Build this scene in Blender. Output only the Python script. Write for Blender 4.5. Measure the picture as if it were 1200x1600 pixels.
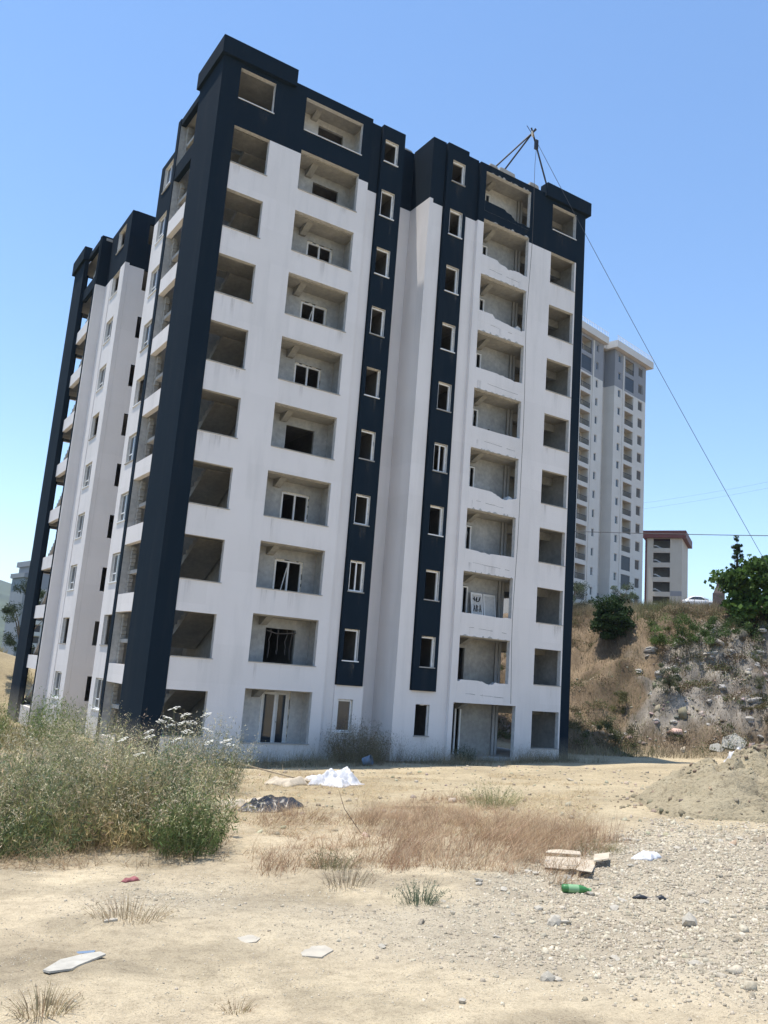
import bpy, math, random
import numpy as np
from mathutils import Vector, Matrix

for o in list(bpy.data.objects):
    bpy.data.objects.remove(o)
S = bpy.context.scene
COL = S.collection
random.seed(7)
RNG = np.random.default_rng(7)
PI = math.pi

# ------------------------------------------------------------------ camera
cam = bpy.data.cameras.new('camera')
cam.sensor_fit = 'HORIZONTAL'
cam.sensor_width = 36.0
cam.lens = 1327.2 / 1200 * 36
cam.clip_start = 0.1
cam.clip_end = 20000
camo = bpy.data.objects.new('camera', cam)
COL.objects.link(camo)
CAM = (-10.803, -31.592, 3.687)
camo.location = CAM
camo.rotation_euler = (math.radians(100.963), math.radians(-4.324), math.radians(-32.906))
S.camera = camo
S.render.resolution_x, S.render.resolution_y = 768, 1024

# ------------------------------------------------------------------ sky, sun, exposure
TOSUN = Vector((-4.9, 4.5, 30.0)).normalized()
w = bpy.data.worlds.new('World')
S.world = w
w.use_nodes = True
wn = w.node_tree.nodes
wl = w.node_tree.links
bg = wn['Background']
sky = wn.new('ShaderNodeTexSky')
sky.sky_type = 'NISHITA'
sky.sun_disc = False
sky.sun_elevation = math.asin(TOSUN.z)
sky.sun_rotation = math.atan2(TOSUN.x, TOSUN.y)
sky.altitude = 0
sky.air_density = 1.0
sky.dust_density = 0.0
sky.ozone_density = 1.0
hs = wn.new('ShaderNodeHueSaturation')
hs.inputs['Saturation'].default_value = 1.1
wl.new(sky.outputs[0], hs.inputs['Color'])
wl.new(hs.outputs[0], bg.inputs[0])
bg.inputs[1].default_value = 0.15
sun = bpy.data.lights.new('sun', 'SUN')
sun.energy = 3.9
sun.angle = math.radians(0.53)
sun.color = (1.0, 0.945, 0.86)
suno = bpy.data.objects.new('sun', sun)
suno.rotation_euler = TOSUN.to_track_quat('Z', 'Y').to_euler()
suno.location = (0, 0, 80)
COL.objects.link(suno)
S.view_settings.view_transform = 'Standard'
S.view_settings.look = 'None'
S.view_settings.gamma = 1
S.view_settings.exposure = 0.68
S.view_settings.use_curve_mapping = False

# ------------------------------------------------------------------ helpers
def tag(o, label=None, cat=None, group=None, kind=None):
    if label: o['label'] = label
    if cat: o['category'] = cat
    if group: o['group'] = group
    if kind: o['kind'] = kind
    return o

def link(name, data, parent=None):
    o = bpy.data.objects.new(name, data)
    COL.objects.link(o)
    if parent is not None: o.parent = parent
    return o

def empty(name, loc=(0, 0, 0), rz=0.0, label=None, cat=None, group=None):
    o = link(name, None)
    o.empty_display_size = 0.3
    o.location = loc
    o.rotation_euler = (0, 0, rz)
    return tag(o, label, cat, group)

def copy_tree(o, parent=None):
    c = o.copy()
    COL.objects.link(c)
    c.parent = parent
    for ch in o.children:
        copy_tree(ch, c)
    return c

class MB:
    """collects polygons; build() links them as one mesh object"""
    def __init__(s): s.v = []; s.f = []; s.m = []
    def face(s, pts, m=0):
        b = len(s.v); s.v += [tuple(p) for p in pts]; s.f.append(tuple(range(b, b + len(pts)))); s.m.append(m)
    def box(s, x0, x1, y0, y1, z0, z1, m=0):
        b = len(s.v)
        s.v += [(x0,y0,z0),(x1,y0,z0),(x1,y1,z0),(x0,y1,z0),(x0,y0,z1),(x1,y0,z1),(x1,y1,z1),(x0,y1,z1)]
        for q in ((3,2,1,0),(4,5,6,7),(0,1,5,4),(1,2,6,5),(2,3,7,6),(3,0,4,7)):
            s.f.append(tuple(b+i for i in q)); s.m.append(m)
    def prism(s, poly, axis, a0, a1, m=0, mcap=None):
        """extrude a 2D polygon along axis (0: poly is y,z; 1: x,z; 2: x,y)"""
        def P(p, a):
            return (a,p[0],p[1]) if axis == 0 else ((p[0],a,p[1]) if axis == 1 else (p[0],p[1],a))
        n = len(poly); b = len(s.v)
        s.v += [P(p, a0) for p in poly] + [P(p, a1) for p in poly]
        for i in range(n):
            j = (i+1) % n
            s.f.append((b+i, b+j, b+n+j, b+n+i)); s.m.append(m)
        mc = m if mcap is None else mcap
        s.f.append(tuple(b+i for i in reversed(range(n)))); s.m.append(mc)
        s.f.append(tuple(b+n+i for i in range(n))); s.m.append(mc)
    def tube(s, pts, r, n=6, m=0, cap=True):
        pts = [Vector(p) for p in pts]
        rs = r if isinstance(r, (list, tuple)) else [r]*len(pts)
        b = len(s.v); K = len(pts)
        for i, p in enumerate(pts):
            t = (pts[min(i+1,K-1)] - pts[max(i-1,0)]).normalized()
            a = Vector((0,0,1)) if abs(t.z) < .9 else Vector((1,0,0))
            u = t.cross(a).normalized(); v = t.cross(u)
            for k in range(n):
                q = p + (u*math.cos(2*PI*k/n) + v*math.sin(2*PI*k/n))*rs[i]
                s.v.append(tuple(q))
        for i in range(K-1):
            for k in range(n):
                k2 = (k+1) % n
                s.f.append((b+i*n+k, b+i*n+k2, b+(i+1)*n+k2, b+(i+1)*n+k)); s.m.append(m)
        if cap:
            s.f.append(tuple(b+k for k in range(n))); s.m.append(m)
            s.f.append(tuple(b+(K-1)*n+k for k in reversed(range(n)))); s.m.append(m)
    def mesh(s, name, mats, smooth=False):
        me = bpy.data.meshes.new(name)
        me.from_pydata(s.v, [], s.f)
        for mt in (mats if isinstance(mats, (list, tuple)) else [mats]): me.materials.append(mt)
        me.polygons.foreach_set('material_index', s.m)
        if smooth: me.polygons.foreach_set('use_smooth', [True]*len(s.f))
        me.update()
        return me
    def build(s, name, mats, parent=None, smooth=False):
        return link(name, s.mesh(name, mats, smooth), parent)

def fast_mesh(name, V, F, mat, col=None, smooth=False, midx=None):
    """V (n,3), F (m,k) all same k; col (n,3) vertex colours"""
    V = np.asarray(V, np.float32); F = np.asarray(F, np.int32)
    me = bpy.data.meshes.new(name)
    me.vertices.add(len(V)); me.vertices.foreach_set('co', V.ravel())
    k = F.shape[1]
    me.loops.add(F.size); me.loops.foreach_set('vertex_index', F.ravel())
    me.polygons.add(len(F))
    me.polygons.foreach_set('loop_start', np.arange(0, F.size, k, dtype=np.int32))
    for mt in (mat if isinstance(mat, (list, tuple)) else [mat]): me.materials.append(mt)
    if midx is not None: me.polygons.foreach_set('material_index', np.asarray(midx, np.int32))
    if smooth: me.polygons.foreach_set('use_smooth', np.ones(len(F), bool))
    me.update(calc_edges=True)
    if col is not None:
        a = me.color_attributes.new('Col', 'FLOAT_COLOR', 'POINT')
        c4 = np.ones((len(V), 4), np.float32); c4[:, :3] = col
        a.data.foreach_set('color', c4.ravel())
    return me

# value noise, used for terrain shape and scatter masks
def _h(ix, iy, seed):
    n = (ix.astype(np.int64)*374761393 + iy.astype(np.int64)*668265263 + seed*982451653) & 0xffffffff
    n = ((n ^ (n >> 13))*1274126177) & 0xffffffff
    return ((n ^ (n >> 16)) & 0xffff)/65535.0
def vnoise(x, y, s=1.0, seed=0):
    x = np.asarray(x, float)/s; y = np.asarray(y, float)/s
    ix = np.floor(x); iy = np.floor(y); fx = x-ix; fy = y-iy
    fx = fx*fx*(3-2*fx); fy = fy*fy*(3-2*fy)
    ix = ix.astype(np.int64); iy = iy.astype(np.int64)
    a = _h(ix,iy,seed); b = _h(ix+1,iy,seed); c = _h(ix,iy+1,seed); d = _h(ix+1,iy+1,seed)
    return (a*(1-fx)+b*fx)*(1-fy) + (c*(1-fx)+d*fx)*fy - .5
def fbm(x, y, s=1.0, seed=0, o=4):
    r = 0; a = 1
    for i in range(o):
        r = r + a*vnoise(x, y, s, seed+i*17); s *= .5; a *= .5
    return r
def sstep(a, b, x):
    t = np.clip((np.asarray(x, float)-a)/(b-a), 0, 1)
    return t*t*(3-2*t)

# ------------------------------------------------------------------ materials
def newmat(name):
    m = bpy.data.materials.new(name); m.use_nodes = True
    nt = m.node_tree; return m, nt.nodes, nt.links, nt.nodes['Principled BSDF']
def noise_node(N, L, scale, detail=5, rough=.6, vec=None, dist=0):
    n = N.new('ShaderNodeTexNoise'); n.inputs['Scale'].default_value = scale
    n.inputs['Detail'].default_value = detail; n.inputs['Roughness'].default_value = rough
    n.inputs['Distortion'].default_value = dist
    if vec is not None: L.new(vec, n.inputs['Vector'])
    return n
def ramp(N, L, src, stops):
    r = N.new('ShaderNodeValToRGB')
    el = r.color_ramp.elements
    while len(el) < len(stops): el.new(.5)
    for e, (p, c) in zip(el, stops):
        e.position = p; e.color = (*c, 1) if len(c) == 3 else c
    L.new(src, r.inputs[0]); return r
def mix(N, L, fac, a, b, mode='MIX'):
    m = N.new('ShaderNodeMix'); m.data_type = 'RGBA'; m.blend_type = mode
    if hasattr(fac, 'is_linked'): L.new(fac, m.inputs[0])
    else: m.inputs[0].default_value = fac
    for v, i in ((a, 6), (b, 7)):
        if hasattr(v, 'is_linked'): L.new(v, m.inputs[i])
        else: m.inputs[i].default_value = (*v, 1)
    return m.outputs[2]
def coords(N, L, scale=(1,1,1), kind='Object'):
    t = N.new('ShaderNodeTexCoord'); mp = N.new('ShaderNodeMapping')
    mp.inputs['Scale'].default_value = scale
    L.new(t.outputs[kind], mp.inputs[0]); return mp.outputs[0]
def bump(N, L, P, h, strength, dist=.02):
    b = N.new('ShaderNodeBump'); b.inputs['Strength'].default_value = strength
    b.inputs['Distance'].default_value = dist
    L.new(h, b.inputs['Height']); L.new(b.outputs[0], P.inputs['Normal'])

def simple(name, c, rough=.7, var=.12, scale=3.0, bmp=0.0, metal=0.0, bscale=40):
    m, N, L, P = newmat(name)
    v = coords(N, L)
    n = noise_node(N, L, scale, 5, .6, v)
    lo = tuple(x*(1-var) for x in c); hi = tuple(min(1, x*(1+var)) for x in c)
    r = ramp(N, L, n.outputs[0], [(.3, lo), (.7, hi)])
    L.new(r.outputs[0], P.inputs['Base Color'])
    P.inputs['Roughness'].default_value = rough; P.inputs['Metallic'].default_value = metal
    if bmp:
        n2 = noise_node(N, L, bscale, 4, .6, v); bump(N, L, P, n2.outputs[0], bmp, .01)
    return m

def paint(name, c, stain, amount=.5, rough=.85):
    """exterior render paint: cloudy tone, rain streaks, trowel relief"""
    m, N, L, P = newmat(name)
    v = coords(N, L); vs = coords(N, L, (.55, .55, .07))
    n1 = noise_node(N, L, .35, 4, .6, v); n2 = noise_node(N, L, 2.2, 5, .65, vs); n3 = noise_node(N, L, 9, 4, .6, v)
    r1 = ramp(N, L, n1.outputs[0], [(.35, (0,0,0)), (.75, (1,1,1))])
    r2 = ramp(N, L, n2.outputs[0], [(.5, (0,0,0)), (.8, (1,1,1))])
    a = mix(N, L, r1.outputs[0], c, tuple(x*.94 for x in c))
    st = N.new('ShaderNodeMath'); st.operation = 'MULTIPLY'; st.inputs[1].default_value = amount
    L.new(r2.outputs[0], st.inputs[0])
    b = mix(N, L, st.outputs[0], a, stain)
    bt = N.new('ShaderNodeTexBrick'); bt.inputs['Scale'].default_value = 1.0; bt.inputs['Mortar Size'].default_value = .004
    bt.inputs['Brick Width'].default_value = 2.3; bt.inputs['Row Height'].default_value = 1.475
    bt.inputs['Color1'].default_value = (1,1,1,1); bt.inputs['Color2'].default_value = (.945,.945,.94,1); bt.inputs['Mortar'].default_value = (.90,.90,.90,1)
    sx = N.new('ShaderNodeSeparateXYZ'); L.new(v, sx.inputs[0]); ad = N.new('ShaderNodeMath'); L.new(sx.outputs[0], ad.inputs[0]); L.new(sx.outputs[1], ad.inputs[1])
    cb = N.new('ShaderNodeCombineXYZ'); L.new(ad.outputs[0], cb.inputs[0]); L.new(sx.outputs[2], cb.inputs[1]); L.new(cb.outputs[0], bt.inputs['Vector'])
    b = mix(N, L, .8, b, bt.outputs[0], 'MULTIPLY')
    zr = N.new('ShaderNodeMapRange'); zr.inputs[1].default_value = 1.5; zr.inputs[2].default_value = -.2; L.new(sx.outputs[2], zr.inputs[0])
    zn = N.new('ShaderNodeMath'); zn.operation = 'MULTIPLY'; L.new(zr.outputs[0], zn.inputs[0]); L.new(n3.outputs[0], zn.inputs[1])
    b = mix(N, L, zn.outputs[0], b, (.40,.35,.27))
    r3 = ramp(N, L, n3.outputs[0], [(.62, (0,0,0)), (.85, (1,1,1))])
    s3 = N.new('ShaderNodeMath'); s3.operation = 'MULTIPLY'; s3.inputs[1].default_value = amount*.35
    L.new(r3.outputs[0], s3.inputs[0])
    cc = mix(N, L, s3.outputs[0], b, stain)
    L.new(cc, P.inputs['Base Color']); P.inputs['Roughness'].default_value = rough
    P.inputs['Specular IOR Level'].default_value = .06
    n4 = noise_node(N, L, 3.0, 6, .7, v); bump(N, L, P, n4.outputs[0], .25, .02)
    return m

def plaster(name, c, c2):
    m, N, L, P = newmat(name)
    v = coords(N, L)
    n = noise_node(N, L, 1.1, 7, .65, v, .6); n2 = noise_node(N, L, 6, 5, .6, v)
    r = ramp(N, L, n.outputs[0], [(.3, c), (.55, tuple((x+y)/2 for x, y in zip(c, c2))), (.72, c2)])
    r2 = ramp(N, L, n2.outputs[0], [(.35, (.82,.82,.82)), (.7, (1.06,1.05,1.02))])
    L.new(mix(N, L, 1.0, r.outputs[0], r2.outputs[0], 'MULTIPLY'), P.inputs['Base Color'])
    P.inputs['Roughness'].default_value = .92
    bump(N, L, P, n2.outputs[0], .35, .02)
    return m

def leafmat(name, rough=.55, transl=.35, tint=(1,1,1)):
    m, N, L, P = newmat(name)
    a = N.new('ShaderNodeVertexColor'); a.layer_name = 'Col'
    n = noise_node(N, L, 2.5, 3, .6, coords(N, L))
    r = ramp(N, L, n.outputs[0], [(.3, (.78,.78,.78)), (.7, (1.15,1.15,1.1))])
    c = mix(N, L, 1.0, a.outputs[0], r.outputs[0], 'MULTIPLY')
    L.new(c, P.inputs['Base Color']); P.inputs['Roughness'].default_value = rough
    P.inputs['Specular IOR Level'].default_value = .12
    t = N.new('ShaderNodeBsdfTranslucent'); L.new(c, t.inputs[0])
    ms = N.new('ShaderNodeMixShader'); ms.inputs[0].default_value = transl
    L.new(P.outputs[0], ms.inputs[1]); L.new(t.outputs[0], ms.inputs[2])
    L.new(ms.outputs[0], N['Material Output'].inputs[0])
    return m

def vcolmat(name, rough=.9, bscale=60, bstr=.3):
    m, N, L, P = newmat(name)
    a = N.new('ShaderNodeVertexColor'); a.layer_name = 'Col'
    v = coords(N, L)
    n = noise_node(N, L, bscale, 4, .6, v)
    r = ramp(N, L, n.outputs[0], [(.3, (.8,.8,.8)), (.7, (1.15,1.15,1.15))])
    L.new(mix(N, L, 1.0, a.outputs[0], r.outputs[0], 'MULTIPLY'), P.inputs['Base Color'])
    P.inputs['Roughness'].default_value = rough; P.inputs['Specular IOR Level'].default_value = .2
    bump(N, L, P, n.outputs[0], bstr, .01)
    return m

def glassmat(name, c=(.03,.04,.05)):
    m, N, L, P = newmat(name)
    P.inputs['Base Color'].default_value = (*c, 1); P.inputs['Roughness'].default_value = .06
    P.inputs['Specular IOR Level'].default_value = .8
    n = noise_node(N, L, 1.3, 2, .5, coords(N, L)); bump(N, L, P, n.outputs[0], .05, .05)
    return m

WHITE = paint('white_render_paint', (.79,.745,.72), (.47,.455,.44), .34)
NAVY = paint('navy_render_paint', (.0115,.0205,.031), (.034,.039,.044), .45, .9)
PLASTER = plaster('bare_plaster', (.345,.345,.34), (.535,.535,.525))
PLASTER2 = plaster('rough_concrete', (.30,.29,.27), (.44,.42,.38))
LIGHTPL = plaster('light_plaster', (.60,.59,.58), (.70,.69,.67))
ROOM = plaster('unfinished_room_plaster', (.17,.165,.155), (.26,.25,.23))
CONC = plaster('grey_concrete', (.34,.33,.31), (.47,.45,.42))
PVC = simple('white_pvc', (.78,.77,.75), .4, .06, 5)
FOAM = simple('mounting_foam', (.74,.68,.58), .9, .2, 14, .6)
GLASS = glassmat('window_glass')
DARKMETAL = simple('dark_steel', (.035,.037,.045), .55, .3, 8, 0, .4)
PIPE = simple('grey_drain_pipe', (.40,.39,.37), .5, .1)
ROPE = simple('dark_rope', (.10,.09,.085), .9, .2)
WIRE = simple('cable', (.05,.052,.06), .7, .2)
WOOD = simple('raw_timber', (.42,.32,.20), .8, .3, 9, .3)
SPRAY = simple('black_spray_paint', (.018,.018,.02), .6, .3)
CRACK = simple('crack_dirt', (.22,.21,.20), .95, .3, 20)
LEAF = leafmat('foliage')
STRAW = leafmat('straw', .75, .2)
BARK = simple('bark', (.12,.09,.065), .9, .35, 8, .6)
STONE = vcolmat('stone', .92, 45, .5)
SAND = None

# ------------------------------------------------------------------ terrain
def gz(x, y, detail=True):
    x = np.asarray(x, float); y = np.asarray(y, float)
    xc = np.clip(x, -40, 30)
    yn = -np.log1p(np.exp(-np.clip(y, -200, 200)/1.2))*1.2       # about min(y, 0)
    yn = np.maximum(yn, -45)
    z = -.08 + .0238*(xc-3) - .0791*yn
    # embankment right of and behind the building
    s1 = (x + y - 24.5)*.7071
    s2 = x - 22.0
    s = -np.log(np.exp(-np.clip(s1, -80, 80)/1.2) + np.exp(-np.clip(s2, -80, 80)/1.2))*1.2
    wob = fbm(x, y, 9, 5, 4)
    s = s + wob*2.2
    prof = np.interp(s, [-1.5, 0, 1.6, 3.6, 6.0, 8.0, 9.6, 12.0, 15.0, 40, 75, 140, 400, 3000],
                        [0, .15, .9, 2.6, 4.8, 6.7, 7.9, 8.7, 9.0, 11.8, 16.9, 20.5, 20, 20])
    z = z + prof
    onface = sstep(.3, 2, s)*(1-sstep(9, 14, s))
    if detail:
        rkm = sstep(.0, .2, fbm(x, y, 4.5, 140, 4))
        z = z + onface*(fbm(x, y, 2.6, 31, 5)*1.2 + np.abs(fbm(x+9, y, 1.3, 77, 4))*.8 + (np.floor(fbm(x, y, 1.1, 78, 3)*7)/7*.9 + vnoise(x, y, .35, 79)*.25)*rkm)
        z = z + (1-onface)*fbm(x, y, 3.2, 3, 4)*.10
    # bank behind, left of the building
    bx, by = x+5.0, y-42
    z = z + 4.2*np.exp(-(bx*bx/170.0 + by*by/85.0)) - .5*sstep(8, 20, y)*(1-sstep(-4, 1, x)*0)*(1-sstep(14, 20, x))*(1-sstep(30, 36, y))
    # valley and hills
    r = np.hypot(x-CAM[0], y-CAM[1])
    left = 1 - sstep(.12, .34, np.arctan2(x-CAM[0], y-CAM[1]))
    back = sstep(75, 130, r)*left
    z = z - back*(7 + 22*sstep(120, 700, r))
    hill = sstep(1000, 3000, r)*left
    z = z + hill*(212 + fbm(x, y, 1300, 8, 5)*70)
    if detail:
        near = 1 - sstep(25, 45, r)
        z = z + near*(fbm(x, y, .9, 12, 3)*.055 + fbm(x, y, .22, 22, 3)*.012)
        # wheel ruts of the dirt track in front of the camera
        t = .95*(x+8.5) + .31*(y+25.3)
        for c in (-.25, -1.75):
            z = z - near*.045*np.exp(-((t-c)/.22)**2)*(vnoise(x, y, 1.5, 40)+.75)
    return z
def g1(x, y): return float(gz(np.array([x]), np.array([y]))[0])

def rough_ground():
    m, N, L, P = newmat('site_ground')
    a = N.new('ShaderNodeVertexColor'); a.layer_name = 'Col'
    v = coords(N, L)
    n1 = noise_node(N, L, .7, 6, .65, v, .3); n2 = noise_node(N, L, 7, 6, .7, v); n3 = noise_node(N, L, 55, 4, .7, v)
    r1 = ramp(N, L, n1.outputs[0], [(.32, (.84,.82,.80)), (.68, (1.10,1.09,1.06))])
    r2 = ramp(N, L, n2.outputs[0], [(.30, (.74,.73,.72)), (.52, (1,1,1)), (.75, (1.10,1.09,1.06))])
    r3 = ramp(N, L, n3.outputs[0], [(.30, (.52,.50,.47)), (.45, (.96,.96,.96)), (.72, (1.14,1.13,1.10))])
    c = mix(N, L, 1, a.outputs[0], r1.outputs[0], 'MULTIPLY')
    c = mix(N, L, 1, c, r2.outputs[0], 'MULTIPLY')
    c = mix(N, L, .8, c, r3.outputs[0], 'MULTIPLY')
    n5 = noise_node(N, L, 170, 3, .6, v); vo = N.new('ShaderNodeTexVoronoi'); vo.inputs['Scale'].default_value = 38; L.new(v, vo.inputs['Vector'])
    r5 = ramp(N, L, n5.outputs[0], [(.33, (.45,.43,.40)), (.46, (1,1,1)), (.66, (1.10,1.09,1.07))])
    r6 = ramp(N, L, vo.outputs['Distance'], [(.05, (.62,.60,.57)), (.16, (1,1,1))])
    c = mix(N, L, .75, c, r5.outputs[0], 'MULTIPLY'); c = mix(N, L, .6, c, r6.outputs[0], 'MULTIPLY')
    L.new(c, P.inputs['Base Color']); P.inputs['Roughness'].default_value = .95
    P.inputs['Specular IOR Level'].default_value = .1
    b = N.new('ShaderNodeBump'); b.inputs['Strength'].default_value = .5; b.inputs['Distance'].default_value = .05
    L.new(n2.outputs[0], b.inputs['Height'])
    b2 = N.new('ShaderNodeBump'); b2.inputs['Strength'].default_value = .8; b2.inputs['Distance'].default_value = .02
    L.new(n3.outputs[0], b2.inputs['Height']); L.new(b.outputs[0], b2.inputs['Normal'])
    L.new(b2.outputs[0], P.inputs['Normal'])
    return m

def polar(x, y):
    """distance and azimuth (degrees, clockwise from +Y) seen from where the photographer stands"""
    return np.hypot(x-CAM[0], y-CAM[1]), np.degrees(np.arctan2(x-CAM[0], y-CAM[1]))
def zone_gravel(x, y):
    """0..1: how stony the yard is"""
    t = .95*(x+8.5) + .31*(y+25.3)           # across the dirt track (track is t < 0)
    r, a = polar(x, y)
    lim = 9.3 + 7.0*sstep(38, 52, a) + fbm(x, y, 2.0, 63, 3)*2.0
    g = sstep(.0, 2.0, t + fbm(x, y, 1.3, 64, 3)*1.6)*(1-sstep(lim-.8, lim+.6, r))
    return np.clip(g*(.62+.45*sstep(30, 46, a)) + fbm(x, y, .8, 61, 3)*.35*g, 0, 1)
def ground_col(x, y):
    r = np.hypot(x-CAM[0], y-CAM[1])
    clay = np.array([.545,.46,.325]); gravel = np.array([.45,.395,.305]); sandc = np.array([.46,.385,.26])
    n = np.clip(fbm(x, y, 2.3, 90, 4)+.5, 0, 1)[:, None]
    c = clay*(.86+.24*n)*(1-.22*sstep(.05, .35, fbm(x, y, .8, 92, 4))[:, None])
    g = zone_gravel(x, y)[:, None]
    c = c*(1-g*.8) + gravel*g*.8
    far = sstep(13, 19, r)[:, None]
    c = c*(1-far) + sandc*(.9+.2*n)*far
    # embankment: brown earth with grey rock ribs
    s1 = (x + y - 24.5)*.7071; s2 = x - 22.0
    s = np.minimum(s1, s2) + fbm(x, y, 9, 5, 4)*2.2
    e = (sstep(-.6, 1.0, s))[:, None]
    earth = np.array([.19,.145,.10])*(.6+.8*np.clip(fbm(x, y, 1.1, 55, 4)+.5, 0, 1)[:, None])
    rk = sstep(.08, .30, fbm(x, y, 4.5, 140, 4) + vnoise(x, y, .8, 142)*.6)*sstep(1, 2.5, s)*(1-sstep(8, 10.5, s))
    rock = np.array([.28,.255,.225])*(.5+.95*np.clip(fbm(x, y, .7, 144, 3)+.5, 0, 1)[:, None])
    earth = earth*(1-rk[:, None]) + rock*rk[:, None]
    c = c*(1-e) + earth*e
    left = (1 - sstep(.12, .34, np.arctan2(x-CAM[0], y-CAM[1])))
    bank = (left*sstep(38, 46, r))[:, None]
    c = c*(1-bank*.7) + np.array([.26,.21,.12])*bank*.7
    gr = (left*sstep(90, 160, r))[:, None]
    wood = np.array([.085,.105,.055])*(.6+.8*np.clip(fbm(x, y, 130, 66, 5)+.5, 0, 1)[:, None])
    c = c*(1-gr) + wood*gr
    return np.clip(c, 0, 1)

def build_ground():
    az = math.radians(32.906)                      # view azimuth, clockwise from +Y
    th = np.concatenate([np.linspace(-PI, -.75, 34, endpoint=False), np.linspace(-.75, .80, 580, endpoint=False), np.linspace(.80, PI, 34, endpoint=False)]) + az
    rr = [0.6]
    while rr[-1] < 42: rr.append(rr[-1]*1.0115)
    while rr[-1] < 66: rr.append(rr[-1]*1.0042)
    while rr[-1] < 4600: rr.append(rr[-1]*1.03)
    rr = np.array(rr)
    T, Rr = np.meshgrid(th, rr)
    X = CAM[0] + np.sin(T)*Rr; Y = CAM[1] + np.cos(T)*Rr
    x = X.ravel(); y = Y.ravel()
    V = np.stack([x, y, gz(x, y)], 1)
    nt, nr = len(th), len(rr)
    i = np.arange(nr-1)[:, None]*nt; j = np.arange(nt)[None, :]; j2 = (j+1) % nt
    F = np.stack([(i+j), (i+j2), (i+nt+j2), (i+nt+j)], -1).reshape(-1, 4)[:, ::-1]
    col = ground_col(x, y)
    # centre patch under the camera
    cidx = len(V)
    V = np.vstack([V, [[CAM[0], CAM[1], g1(CAM[0], CAM[1])]]]); col = np.vstack([col, col[:1]])
    Fc = np.array([[cidx, k, (k+1) % nt, (k+1) % nt] for k in range(nt)])
    me = fast_mesh('ground', V, F, rough_ground(), col, smooth=True)
    o = link('ground', me)
    tag(o, kind='structure')
build_ground()

# ------------------------------------------------------------------ buildings: wall with openings
def wall(name, parent, O, du, dn, u0, u1, z0, z1, holes, th, mats, pick, usplit=(), zsplit=(), reveal=None):
    """Vertical wall. O=(x,y) origin, du along, dn inward. holes: (u0,u1,z0,z1).
    pick(u,z) gives the material slot of a cell; reveals take reveal(u,z) or the same."""
    us = sorted(set([u0, u1] + [round(min(max(h[k], u0), u1), 4) for h in holes for k in (0, 1)] + [a for a in usplit if u0 < a < u1]))
    zs = sorted(set([z0, z1] + [round(min(max(h[k], z0), z1), 4) for h in holes for k in (2, 3)] + [a for a in zsplit if z0 < a < z1]))
    nu, nz = len(us)-1, len(zs)-1
    solid = [[True]*nz for _ in range(nu)]
    for i in range(nu):
        for k in range(nz):
            cu = (us[i]+us[i+1])/2; cz = (zs[k]+zs[k+1])/2
            for h in holes:
                if h[0] < cu < h[1] and h[2] < cz < h[3]: solid[i][k] = False; break
    mb = MB()
    def P(u, d, z): return (O[0]+du[0]*u+dn[0]*d, O[1]+du[1]*u+dn[1]*d, z)
    for i in range(nu):
        for k in range(nz):
            if not solid[i][k]: continue
            a, b, c, d = us[i], us[i+1], zs[k], zs[k+1]
            m = pick((a+b)/2, (c+d)/2)
            rv = reveal((a+b)/2, (c+d)/2) if reveal else m
            mb.face([P(a,0,c), P(b,0,c), P(b,0,d), P(a,0,d)], m)
            mb.face([P(b,th,c), P(a,th,c), P(a,th,d), P(b,th,d)], len(mats)-1)
            if i == 0 or not solid[i-1][k]: mb.face([P(a,th,c), P(a,0,c), P(a,0,d), P(a,th,d)], m if i == 0 else rv)
            if i == nu-1 or not solid[i+1][k]: mb.face([P(b,0,c), P(b,th,c), P(b,th,d), P(b,0,d)], m if i == nu-1 else rv)
            if k == 0 or not solid[i][k-1]: mb.face([P(a,0,c), P(a,th,c), P(b,th,c), P(b,0,c)], m if k == 0 else rv)
            if k == nz-1 or not solid[i][k+1]: mb.face([P(a,th,d), P(a,0,d), P(b,0,d), P(b,th,d)], m if k == nz-1 else rv)
    return mb.build(name, mats, parent)

H = 2.95
NF = 10
ROOF = 29.55

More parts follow.
